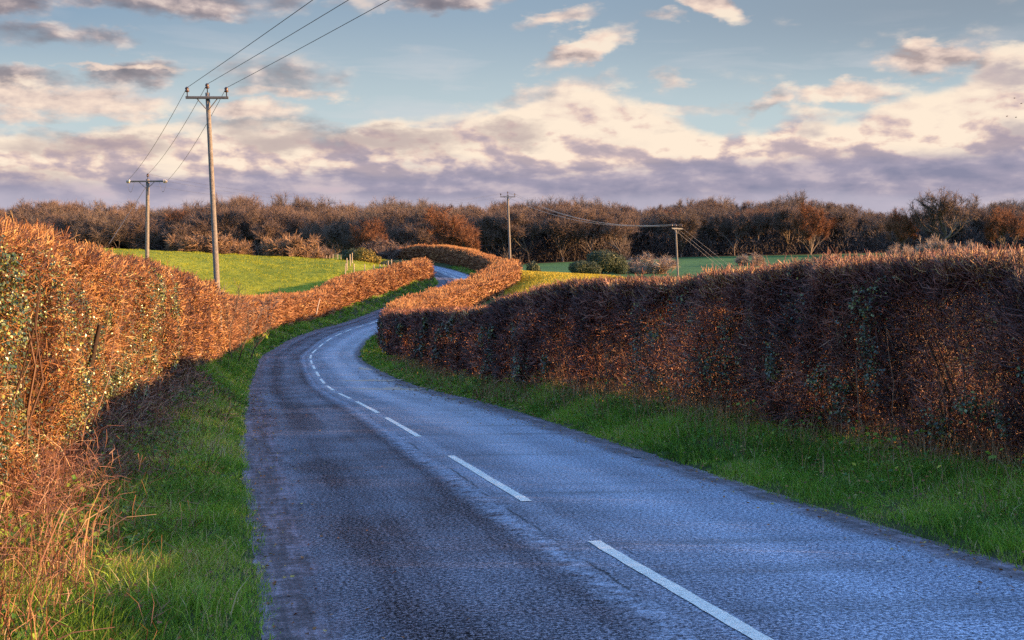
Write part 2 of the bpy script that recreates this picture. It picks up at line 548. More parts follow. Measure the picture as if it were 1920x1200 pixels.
def gsm(a, n):
    k = np.exp(-0.5 * (np.arange(-3 * n, 3 * n + 1) / n) ** 2)
    k /= k.sum()
    pad = 3 * n
    ext = np.concatenate([2 * a[0] - a[pad:0:-1], a, 2 * a[-1] - a[-2:-pad - 2:-1]])
    return np.convolve(ext, k, 'valid')


_k = np.clip((YD - 28) / 22, 0, 1)
XC, ZC = gsm(XC, 36) * (1 - _k) + gsm(XC, 9) * _k, gsm(ZC, 18)
DXC = np.gradient(XC, 0.25)
SA = np.concatenate([[0], np.cumsum(np.hypot(np.diff(XC), 0.25))])
xc = lambda y: np.interp(y, YD, XC)
zc = lambda y: np.interp(y, YD, ZC)
dxc = lambda y: np.interp(y, YD, DXC)
sarc = lambda y: np.interp(y, YD, SA)


def nrm_r(y):
    """unit vector to the right of travel"""
    d = dxc(y)
    n = np.sqrt(1 + d * d)
    return 1 / n, -d / n


def off(y, lat):
    nx, ny = nrm_r(y)
    return xc(y) + nx * lat, y + ny * lat


# rows: Y, verge width, rise of hedge foot over road, hedge height
TL = np.array([(-60, 2.4, .2, 2.7), (-6, 2.4, .2, 2.7), (12.8, 2.4, .1, 2.74), (23, 2.4, .26, 3.0), (33, 2.1, .5, 3.05), (41, 1.8, .8, 2.95), (53, 1.4, .95, 3.0), (60, 1.4, .85, 2.85), (75, 1.5, .65, 2.6),
               (95, 1.7, .6, 2.1), (113, 2.0, .45, 2.0), (122, 2.2, .5, 2.05), (128, 2.3, .7, 2.35), (136, 2.4, .8, 2.4), (145, 2.2, .8, 1.95), (152, 1.6, 1.1, 1.85), (160, 1.1, .85, 1.8), (240, 1.2, .6, 1.9)])
TR = np.array([(-60, 2.4, .25, 1.5), (-2, 2.4, .25, 1.5), (8, 2.4, .25, 1.55), (11.5, 2.3, .28, 1.85), (13.6, 2.15, .3, 2.24), (20.7, 2.0, .4, 2.38), (26, 1.9, .45, 2.45), (33.5, 1.5, .45, 2.5), (48, 2.2, .2, 2.5), (59, 2.2, .25, 2.5), (78, 1.5, .1, 2.2),  # unseen nearest rows kept low so sun reaches the left hedge foot
               (86, 1.5, .1, 2.2), (100, 1.7, .1, 2.3), (122, 1.8, .1, 2.4), (140, 1.8, .1, 2.2), (160, 1.8, .2, 2.3), (172, 2.0, .3, 2.5), (190, 2.2, .3, 2.7), (204, 2.2, .3, 2.6), (240, 2.0, .3, 2.3)])
tab = lambda T, y, k: np.interp(y, T[:, 0], T[:, k])

ctrl = np.array([(-22, 70, -1.9), (-25.6, 90, -1.6), (-24, 110, -1.5), (-24, 125, -2.1), (-28, 145, -.4), (-32, 168, 1.9), (-17.7, 125, -2.7), (-19.2, 138, -2.5), (-22, 148, -.9), (-23.4, 165, 1.45),
                 (-37, 110, .2), (-44, 160, 2.6), (-64, 160, 3.3), (-32, 200, 1.4), (-60, 200, 2.6), (-40, 260, -1), (-80, 330, -1), (0, 330, 1.5), (-16, 154, 1.2), (-17.5, 151, 1.15), (-14, 156, 1.3), (-20, 180, 1.5),
                 (-40, 70, -.6), (-40, 30, 1.0), (-15, 20, .8), (-15, -20, 1.8), (20, -20, 1.8), (15, 10, .3), (20, 40, -1.2), (2.3, 135, -1.3), (3, 180, -.1), (12, 190, -.25), (17, 205, 0),
                 (12, 300, 1.6), (17, 130, -2.6), (20, 90, -2.9), (40, 20, .4), (40, 130, -2.2), (60, 200, -.4), (46, 330, 3.1), (90, 350, 5.0), (150, 350, 6.4), (-300, 460, 9), (-150, 460, 9), (0, 460, 10), (150, 460, 13), (300, 460, 14), (100, 200, 0.5), (60, 60, -.8),
                 (0, 600, 12), (250, 600, 16), (-250, 600, 10), (0, 1500, 8), (1200, 1500, 14), (-1200, 1500, 4), (-1200, 0, 2), (1200, 0, 4), (0, -1200, 8), (0, 5000, 10), (5000, 0, 10), (-5000, 0, 4), (0, -5000, 10)], float)


def _phi(r):
    return np.where(r > 1e-6, r * r * np.log(np.maximum(r, 1e-6)), 0.0)


_c = ctrl[:, :2] / 100.0
_n = len(_c)
_K = np.zeros((_n + 3, _n + 3))
_K[:_n, :_n] = _phi(np.linalg.norm(_c[:, None] - _c[None], axis=2)) + np.eye(_n) * 0.01
_K[:_n, _n] = 1
_K[:_n, _n + 1:] = _c
_K[_n:, :_n] = _K[:_n, _n:].T
_w = np.linalg.solve(_K, np.concatenate([ctrl[:, 2], np.zeros(3)]))


def field_z(x, y):
    p = np.stack([np.ravel(x), np.ravel(y)], 1) / 100.0
    out = np.empty(len(p))
    for i in range(0, len(p), 20000):
        s = p[i:i + 20000]
        out[i:i + 20000] = _phi(np.linalg.norm(s[:, None] - _c[None], axis=2)) @ _w[:_n] + _w[_n] + s @ _w[_n + 1:]
    return out.reshape(np.shape(x))


def sstep(t):
    t = np.clip(t, 0, 1)
    return t * t * (3 - 2 * t)


def lat_of(x, y):
    d = dxc(y)
    return (x - xc(y)) / np.sqrt(1 + d * d)


def vnoise(x, y, seed=0, scale=1.0):
    """smooth value noise in numpy"""
    x, y = np.asarray(x) * scale, np.asarray(y) * scale
    xi, yi = np.floor(x).astype(np.int64), np.floor(y).astype(np.int64)
    fx, fy = sstep(x - xi), sstep(y - yi)

    def h(a, b):
        n = (a * 374761393 + b * 668265263 + seed * 1274126177) & 0xFFFFFFFF
        n = ((n ^ (n >> 13)) * 1274126177) & 0xFFFFFFFF
        return ((n ^ (n >> 16)) & 0xFFFF) / 65535.0
    return (h(xi, yi) * (1 - fx) + h(xi + 1, yi) * fx) * (1 - fy) + (h(xi, yi + 1) * (1 - fx) + h(xi + 1, yi + 1) * fx) * fy


def ground_z(x, y):
    x, y = np.asarray(x, float), np.asarray(y, float)
    lat = lat_of(x, y)
    al = np.abs(lat)
    left = lat < 0
    w = np.where(left, tab(TL, y, 1), tab(TR, y, 1))
    b = np.where(left, tab(TL, y, 2), tab(TR, y, 2))
    t = (al - HW) / w
    zr = zc(y)
    inner = zr + b * sstep(t) + 0.05 * sstep((al - HW) / .25)
    f = field_z(x, y)
    k = sstep((al - HW - w - 0.6) / np.where(left, 10.0, 8.0))
    k = np.maximum(k, sstep((y - 205) / 25.0))
    k = np.maximum(k, sstep((-25 - y) / 25.0))
    return inner * (1 - k) + f * k


# ------------------------------------------------------------------ ground sheets
def sheet(name, X, Y, Z, mat, uv=None, smooth=True):
    nr, nc = X.shape
    g = Geo()
    g.add(np.stack([X, Y, Z], -1).reshape(-1, 3), grid_quads(nr, nc))
    o = g.build(name, mat, smooth=smooth)
    if uv is not None:
        me = o.data
        lv = np.empty(len(me.loops), np.int32)
        me.loops.foreach_get('vertex_index', lv)
        ul = me.uv_layers.new(name='lane')
        ul.data.foreach_set('uv', uv.reshape(-1, 2)[lv].astype(np.float32).ravel())
    return o


def field_material(name, cols, scale, litter=False):
    m, t, b = new_mat(name)
    g = t.nodes.new('ShaderNodeNewGeometry')
    f1 = noise(t, g.outputs['Position'], scale, 8.0, 0.65)
    f2 = noise(t, g.outputs['Position'], scale * 0.08, 3.0, 0.5)
    f = ((f1 - 0.5) * 1.6 + (f2 - 0.5) * 1.2 + 0.5).clamp()
    bc = ramp(t, f, cols)
    if litter:            # leaf litter under the wood
        sp = t.nodes.new('ShaderNodeSeparateXYZ')
        t.links.new(g.outputs['Position'], sp.inputs[0])
        yy_ = E(t, sp.outputs[1]) + (E(t, sp.outputs[0]).smooth(25, 45)) * -22.0
        bc = mixc(t, (yy_ + f1 * 6.0).smooth(298, 304), bc, (.045, .030, .022))
    t.links.new(bc, b.inputs['Base Color'])
    b.inputs['Roughness'].default_value = .9
    b.inputs['Specular IOR Level'].default_value = .15
    bn = t.nodes.new('ShaderNodeBump')
    bn.inputs['Strength'].default_value = .8
    bn.inputs['Distance'].default_value = .25
    t.links.new(f1.s, bn.inputs['Height'])
    t.links.new(bn.outputs[0], b.inputs['Normal'])
    return m


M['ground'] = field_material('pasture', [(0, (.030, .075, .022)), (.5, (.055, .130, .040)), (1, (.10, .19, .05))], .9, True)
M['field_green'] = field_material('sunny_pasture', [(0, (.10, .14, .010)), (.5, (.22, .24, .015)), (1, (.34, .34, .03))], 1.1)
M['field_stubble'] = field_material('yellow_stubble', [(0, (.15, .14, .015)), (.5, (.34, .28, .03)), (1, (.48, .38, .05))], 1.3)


def axis(core0, core1, step, far, ratio=1.22):
    a = list(np.arange(core0, core1 + step * .5, step))
    s, p = step, core1
    up = []
    while p < far:
        s *= ratio
        p += s
        up.append(p)
    s, p = step, core0
    dn = []
    while p > -far:
        s *= ratio
        p -= s
        dn.append(p)
    return np.array(dn[::-1] + a + up)


gx, gy = axis(-70, 70, 1.4, 6000), axis(-30, 260, 1.4, 6000)
X, Y = np.meshgrid(gx, gy)
Z = ground_z(X, Y)
lat = np.abs(lat_of(X, Y))
wv = np.where(lat_of(X, Y) < 0, tab(TL, Y, 1), tab(TR, Y, 1))
Z = Z - 0.45 * (1 - sstep((lat - HW - wv - .4) / 1.2)) * (Y < 236) * (Y > -60)
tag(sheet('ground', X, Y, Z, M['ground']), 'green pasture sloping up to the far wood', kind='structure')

# sunlit meadow beyond the left hedge, and the small yellow one beyond the right hedge
ys = np.arange(64, 215, .55)
tl = np.linspace(0, 1, 150) ** 1.25
Xl = (xc(ys) - HW - tab(TL, ys, 1) - 1.1)[:, None] - tl[None, :] * 95.0
Yl = np.broadcast_to(ys[:, None], Xl.shape)
Zl = ground_z(Xl, Yl)
edge = sstep((Yl - 64) / 4) * sstep((215 - Yl) / 4) * sstep(tl / .02)[None, :] * sstep((1 - tl) / .05)[None, :]
bump = (vnoise(Xl, Yl, 3, .55) + .6 * vnoise(Xl, Yl, 4, 1.3) - .8) * .22
meadow_z = lambda x, y: ground_z(x, y)
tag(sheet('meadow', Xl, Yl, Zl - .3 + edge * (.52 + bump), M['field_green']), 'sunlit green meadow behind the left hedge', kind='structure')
ys = np.arange(118, 186, .7)
tl = np.linspace(0, 1, 60)
Xr = (np.maximum(xc(ys) + HW + 3.6, -1.0))[:, None] + tl[None, :] * 16.0
Yr = np.broadcast_to(ys[:, None], Xr.shape)
Zr = ground_z(Xr, Yr)
edge = sstep((Yr - 118) / 4) * sstep((186 - Yr) / 4) * sstep(tl / .04)[None, :] * sstep((1 - tl) / .15)[None, :]
furrow = .06 * np.sin((Xr * .96 + Yr * .25) * 4.2) + (vnoise(Xr, Yr, 9, .8) - .5) * .2
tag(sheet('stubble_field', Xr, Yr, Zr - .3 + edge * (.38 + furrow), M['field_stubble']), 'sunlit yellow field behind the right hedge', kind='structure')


# ------------------------------------------------------------------ road
def road_material():
    m, t, b = new_mat('asphalt')
    uvn = t.nodes.new('ShaderNodeUVMap')
    uvn.uv_map = 'lane'
    sp = t.nodes.new('ShaderNodeSeparateXYZ')
    t.links.new(uvn.outputs[0], sp.inputs[0])
    u, v = E(t, sp.outputs[0]), E(t, sp.outputs[1])
    P = combine(t, u, v)
    grit = noise(t, P, 30.0, 3.0, .75)
    grit2 = noise(t, P, 95.0, 2.0, .7)
    blot = noise(t, combine(t, u, v * .45), .7, 5.0, .6)
    along = noise(t, combine(t, u * 2.4, v * .06), 1.0, 4.0, .6)
    bands = noise(t, combine(t, u * .15, v * 1.4), 1.0, 5.0, .6)      # transverse ripples of the old surface
    speck = ((grit - .5) * 4.0 + (grit2 - .5) * 3.2 + .5).clamp()
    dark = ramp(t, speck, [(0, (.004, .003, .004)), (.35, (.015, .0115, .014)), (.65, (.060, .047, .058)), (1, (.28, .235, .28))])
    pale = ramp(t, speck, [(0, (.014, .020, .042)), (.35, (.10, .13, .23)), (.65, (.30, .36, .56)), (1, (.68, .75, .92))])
    # each lane: polished wheel paths, the dark oily strip beside the seam, sky sheen painted paler blue into the right lane
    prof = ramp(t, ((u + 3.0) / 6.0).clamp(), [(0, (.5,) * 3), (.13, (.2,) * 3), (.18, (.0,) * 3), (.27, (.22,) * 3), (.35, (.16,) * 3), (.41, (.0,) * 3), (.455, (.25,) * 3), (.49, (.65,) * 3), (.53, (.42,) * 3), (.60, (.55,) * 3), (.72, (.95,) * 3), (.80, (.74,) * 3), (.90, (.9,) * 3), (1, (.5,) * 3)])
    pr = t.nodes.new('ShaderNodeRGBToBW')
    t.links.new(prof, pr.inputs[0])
    worn = E(t, pr.outputs[0]) + (along - .5) * .55 + (blot - .5) * .9  # wheel wear together with the painted sky sheen
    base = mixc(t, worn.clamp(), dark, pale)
    base = mixc(t, ((bands - .54) * 7.0).clamp() * .45, base, (.022, .022, .036))
    # meandering seam beside the centre line: dark crack, paler worn ridge
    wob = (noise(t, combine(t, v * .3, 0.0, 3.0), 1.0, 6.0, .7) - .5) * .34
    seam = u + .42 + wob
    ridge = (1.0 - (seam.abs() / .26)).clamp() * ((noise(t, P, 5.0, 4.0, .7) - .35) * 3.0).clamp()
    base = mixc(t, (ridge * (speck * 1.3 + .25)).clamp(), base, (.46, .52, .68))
    crack = (1.0 - ((seam - .12 + (grit - .5) * .09).abs() / .022)).clamp() * ((noise(t, combine(t, u, v), .7, 3.0) - .46) * 9.0).clamp()
    base = mixc(t, crack, base, (.012, .012, .016))
    # muddy margins
    e1 = noise(t, combine(t, u * 1.4, v * .7), 1.6, 6.0, .7)
    lm = (u + (e1 - .5) * .8).smooth(-2.3, -2.58)
    rm = (u + (e1 - .5) * .9).smooth(2.35, 2.75)
    rut = noise(t, combine(t, u * 7.0, v * .5), 1.0, 6.0, .7) * .5 + noise(t, combine(t, u * 2.2, v * 4.5), 1.0, 6.0, .75) * .5
    mud = ramp(t, ((rut - .5) * 3.2 + (grit - .5) * .8 + .45).clamp(), [(0, (.035, .025, .025)), (.45, (.13, .10, .11)), (.7, (.27, .22, .27)), (1, (.42, .36, .44))])
    margin = lm.max(rm)
    base = mixc(t, margin * .9, base, mud)
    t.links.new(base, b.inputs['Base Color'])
    rough = (.80 + (speck - .5) * .2 - worn.clamp() * .36 + margin * .2 + (blot - .5) * .25)
    t.links.new(rough.clamp().s, b.inputs['Roughness'])
    t.links.new((worn.clamp() * .45 + .10 + (speck - .5) * .2 - margin * .1).clamp().s, b.inputs['Specular IOR Level'])
    bn = t.nodes.new('ShaderNodeBump')
    bn.inputs['Strength'].default_value = .3
    bn.inputs['Distance'].default_value = .006
    hgt = speck * .8 + margin * (rut * 3.0) - crack * 2.0
    t.links.new(hgt.s, bn.inputs['Height'])
    t.links.new(bn.outputs[0], b.inputs['Normal'])
    return m


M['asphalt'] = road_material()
CAMBER = .018


BAY = np.array([(12, 0), (20, .22), (28, .5), (36, .72), (46, .6), (58, .3), (70, 0)])       # muddy widening on the inside of the bend
BAYL = np.array([(4, -.20), (8, -.14), (12, -.04), (16, .08), (22, .20), (30, .26), (38, .12), (48, 0)])
bay = lambda y, side=1: np.interp(y, BAY[:, 0], BAY[:, 1]) if side > 0 else np.interp(y, BAYL[:, 0], BAYL[:, 1])


def road_z(y, lat):
    return zc(y) - CAMBER * np.abs(lat) + .003 * (vnoise(lat, y, 21, .8) - .5) * 2


yr = np.concatenate([np.arange(-40, 30, .3), np.arange(30, 228, .5)])
lr = np.linspace(-HW - .05, HW + .05, 30)
YY, LL = np.meshgrid(yr, lr, indexing='ij')
wob = (vnoise(YY * 0, YY, 5, 1.1) - .5) * .10 + (vnoise(YY * 0, YY, 6, 3.1) - .5) * .05
LE = LL * (1 + wob / HW * (np.abs(LL) > HW)) + bay(YY) * np.clip(LL / HW, 0, 1.02) ** 6 - bay(YY, -1) * np.clip(-LL / HW, 0, 1.02) ** 6
XX, YP = off(YY, LE)
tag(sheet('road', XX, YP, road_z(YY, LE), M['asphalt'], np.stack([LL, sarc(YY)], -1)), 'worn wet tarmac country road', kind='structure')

# painted centre dashes (start/end by forward distance)
dash = [(5.2, 11.0), (13.75, 19.2), (22.9, 28.4), (30.2, 36.0), (38.0, 42.0), (44.5, 48.4), (50.2, 54.0), (56.2, 60.0), (62.5, 66.0), (68.0, 71.6), (73.6, 77.0), (79.0, 82.6),
        (84.8, 88.6), (91.0, 94.6), (97.0, 100.6), (103.2, 107.0), (109.6, 113.4), (116.0, 121.0), (-4, 2.2)]
y0 = 123.5
while y0 < 212:
    dash.append((y0, y0 + 4.2))
    y0 += 6.6
g = Geo()
for a, b_ in dash:
    n = max(3, int((b_ - a) / .12)) if a < 40 else 8
    yy = np.linspace(a, b_, n)
    for side in (0,):
        half = .058 if a < 100 else .062
        lw = np.linspace(-half, half, 4)
        Yd, Ld = np.meshgrid(yy, lw, indexing='ij')
        Ld = Ld + (vnoise(np.sign(Ld) * 50, Yd, 31, 6.0) - .5) * .010
        Xd, Yp = off(Yd, Ld)
        g.add(np.stack([Xd, Yp, road_z(Yd, Ld) + .006], -1).reshape(-1, 3), grid_quads(n, 4))
tag(g.build('road_markings', M['paint']), 'white dashed centre line painted on the road', kind='structure')

# puddles along the edge of the road
m, t, b = new_mat('puddle_water')
b.inputs['Base Color'].default_value = (.10, .12, .16, 1)
b.inputs['Roughness'].default_value = .28
b.inputs['Specular IOR Level'].default_value = .8
M['water'] = m


def puddle(px, py, Yd, rl, rw, label):
    p = at(px, py, Yd)
    g = Geo()
    n = 40
    an = np.linspace(0, 2 * np.pi, n, endpoint=False)
    hd = np.array([dxc(Yd), 1.0]) / math.hypot(dxc(Yd), 1)
    nx = np.array([hd[1], -hd[0]])
    rad = 1 + .5 * (rng.random(n) - .5) + .28 * np.sin(2 * an + rng.random() * 6) + .22 * np.sin(5 * an + rng.random() * 6)
    la = float(lat_of(p[0], p[1]))
    xy = p[None, :2] + hd[None] * (np.cos(an) * rl * rad)[:, None] + nx[None] * (np.sin(an) * rw * rad)[:, None]
    zz = float(road_z(Yd, la)) + .035 + 0 * xy[:, 1]
    V = np.concatenate([np.array([[p[0], p[1], float(road_z(Yd, la)) + .035]]), np.stack([xy[:, 0], xy[:, 1], zz], 1)])
    i = np.arange(n)
    g.add(V, None, np.stack([np.zeros(n, int), 1 + i, 1 + (i + 1) % n], -1))
    tag(g.build('puddle', M['water'], smooth=True), label, kind='structure')


puddle(1222, 860, 18.9, .5, .24, 'small puddle at the right edge of the road')
puddle(738, 727, 45.5, .62, 1.05, 'broad puddle at the inside of the bend')
puddle(695, 704, 52.8, .40, 1.15, 'puddle beside the verge in the bend')
puddle(684, 682, 63.0, 1.0, .25, 'little puddle farther round the bend')


# ------------------------------------------------------------------ verges
def verge(side, name, label):
    T = TL if side < 0 else TR
    yv = np.concatenate([np.arange(-40, 30, .25), np.arange(30, 228, .6)])
    tt = np.concatenate([np.linspace(-.08, .12, 5), np.linspace(.18, 1.0, 14), np.linspace(1.1, 1.8, 6)])
    Yv, Tv = np.meshgrid(yv, tt, indexing='ij')
    w, b_ = tab(T, Yv, 1), tab(T, Yv, 2)
    la = HW - .22 + Tv * (w + .22)
    Xv, Yp = off(Yv, side * la)
    e = la - HW - bay(Yv, side)
    w = np.maximum(w - bay(Yv, side), .3)
    Tv = e / w
    z = zc(Yv) - CAMBER * HW - .10 * (1 - sstep((e + .1) / .15)) + .045 * sstep(e / .2) + b_ * sstep(Tv) + (vnoise(Xv, Yp, 12, 1.6) - .5) * .035 * sstep(e / .5) + (vnoise(Xv, Yp, 13, 5.0) - .5) * .03
    z = np.where(e < 0, z, np.maximum(z, zc(Yv) - CAMBER * HW - .03))
    o = sheet(name, Xv, Yp, z, M['soil'])
    return tag(o, label, kind='structure')


def verge_z(y, side, e):
    """height of the verge at distance e outside the road edge"""
    T = TL if side < 0 else TR
    w, b_ = tab(T, y, 1), tab(T, y, 2)
    e, w = e - bay(y, side), np.maximum(w - bay(y, side), .3)
    return zc(y) - CAMBER * HW + .045 * sstep(e / .2) + b_ * sstep(e / w)


verge(-1, 'verge', 'grassy bank between road and left hedge')
verge(1, 'verge', 'grassy strip between road and right hedge')


def verge_grass(side, bands, name, label):
    g = Geo()
    T = TL if side < 0 else TR
    for (ya, yb, dens, hmin, hmax, wid) in bands:
        area = (yb - ya) * 2.3
        n = int(area * dens)
        # tufted: clump centres with blades round them
        nc = max(4, n // 14)
        yy = rng.uniform(ya, yb, nc)
        b0 = bay(yy, side)
        w = tab(T, yy, 1) - b0
        e = rng.uniform(0, 1.0, nc) ** .9 * (w + .5) - .02
        size = (.4 + 1.0 * vnoise(yy, e * 3, 41 + side, .9)) * np.where(rng.random(nc) > .93, 1.7, 1.0)
        k = rng.integers(0, nc, n)
        sp = .05 + .05 * rng.random(n)
        yb_ = yy[k] + rng.normal(0, 1, n) * sp
        eb = np.maximum(e[k] + rng.normal(0, 1, n) * sp, -.10 + .08 * rng.random(n))
        bb = bay(yb_, side)
        x, y = off(yb_, side * (HW + eb + bb))
        z = verge_z(yb_, side, np.maximum(eb, 0) + bb) - .02
        edge = sstep((eb + .1) / .45)
        h = rng.uniform(hmin, hmax, n) * size[k] * (.45 + .55 * edge)
        lean = rng.normal(0, .45, (n, 2)) * h[:, None] + np.array([-side * .15, -.05]) * h[:, None]
        patchn = vnoise(x, y, 51, .8)
        drytuft = (rng.random(nc) > .88)[k] * rng.uniform(.2, .6, n)
        tint = np.clip(drytuft + .20 + .50 * rng.random(n) + .75 * (patchn - .5) + (rng.random(n) > .92) * .6, 0, 1)
        blades(g, np.stack([x, y, z], 1), lean, h, wid * rng.uniform(.6, 1.3, n), tint)
    return tag(g.build(name, M['grass']), label, kind='stuff')


verge_grass(-1, [(1.2, 8, 5200, .06, .17, .006), (8, 16, 3600, .06, .17, .008), (16, 34, 1500, .07, .19, .014), (34, 70, 420, .08, .22, .03), (70, 165, 130, .10, .26, .06)], 'grass',
            'short green grass on the left verge')
verge_grass(1, [(6, 16, 3600, .05, .15, .008), (16, 34, 1500, .06, .17, .014), (34, 70, 460, .07, .2, .03), (70, 190, 110, .10, .24, .06)], 'grass',
            'short green grass on the right verge')

# meadow tufts
n = 170000
yy = 66 + (rng.random(n) ** 1.1) * 128
xx = xc(yy) - HW - tab(TL, yy, 1) - 1.4 - rng.random(n) ** 1.1 * 70
g = Geo()
pn = vnoise(xx, yy, 61, .5) * .6 + vnoise(xx, yy, 62, 1.3) * .4
keep = rng.random(n) < .25 + pn
xx, yy, pn = xx[keep], yy[keep], pn[keep]
n = len(xx)
zz = meadow_z(xx, yy) + .18 + (vnoise(xx, yy, 3, .55) + .6 * vnoise(xx, yy, 4, 1.3) - .8) * .22
h = rng.uniform(.08, .22, n) * (.5 + pn)
blades(g, np.stack([xx, yy, zz], 1), rng.normal(0, .6, (n, 2)) * h[:, None], h, rng.uniform(.03, .07, n), np.clip(.35 + rng.random(n) * .25 + .5 * (pn - .4), 0, 1))
tag(g.build('meadow_grass', M['grass_field']), 'tufted sunlit grass of the meadow', kind='stuff')


n = 26000
yy = rng.uniform(121, 184, n)
xx = np.maximum(xc(yy) + HW + 3.9, -.8) + rng.random(n) ** 1.3 * 14
h = rng.uniform(.10, .28, n)
g = Geo()
blades(g, np.stack([xx, yy, ground_z(xx, yy) + .06], 1), rng.normal(0, .4, (n, 2)) * h[:, None], h, rng.uniform(.04, .09, n), rng.random(n))
tag(g.build('stubble', M['straw']), 'golden stubble on the small field behind the right hedge', kind='stuff')

# fallen leaves on verges and road margins
g = Geo()
for side, n, ya, yb in ((-1, 5200, 5, 45), (1, 5200, 8, 60)):
    y = ya + (yb - ya) * rng.random(n) ** 1.6
    w = tab(TL if side < 0 else TR, y, 1)
    e = np.where(rng.random(n) < .12, -rng.exponential(.3, n), w * rng.beta(2.0, 1.3, n))
    x_, y_ = off(y, side * (HW + e))
    z_ = np.where(e < 0, road_z(y, HW + e) + .012, verge_z(y, side, np.maximum(e, 0)) + rng.uniform(.02, .12, n))
    nrm = unit(np.array([0, 0, 1.0]) + rand_dir(n) * .6)
    L = unit(np.cross(nrm, rand_dir(n)))
    s_ = rng.uniform(.02, .05, n) * np.maximum(1, y / 22)
    leaves(g, np.stack([x_, y_, z_], 1), L * s_[:, None], np.cross(nrm, L) * (s_ * .4)[:, None], rng.random(n))
tag(g.build('fallen_leaves', M['leaf_dead']), 'brown fallen leaves scattered over verges and road edge', kind='stuff')


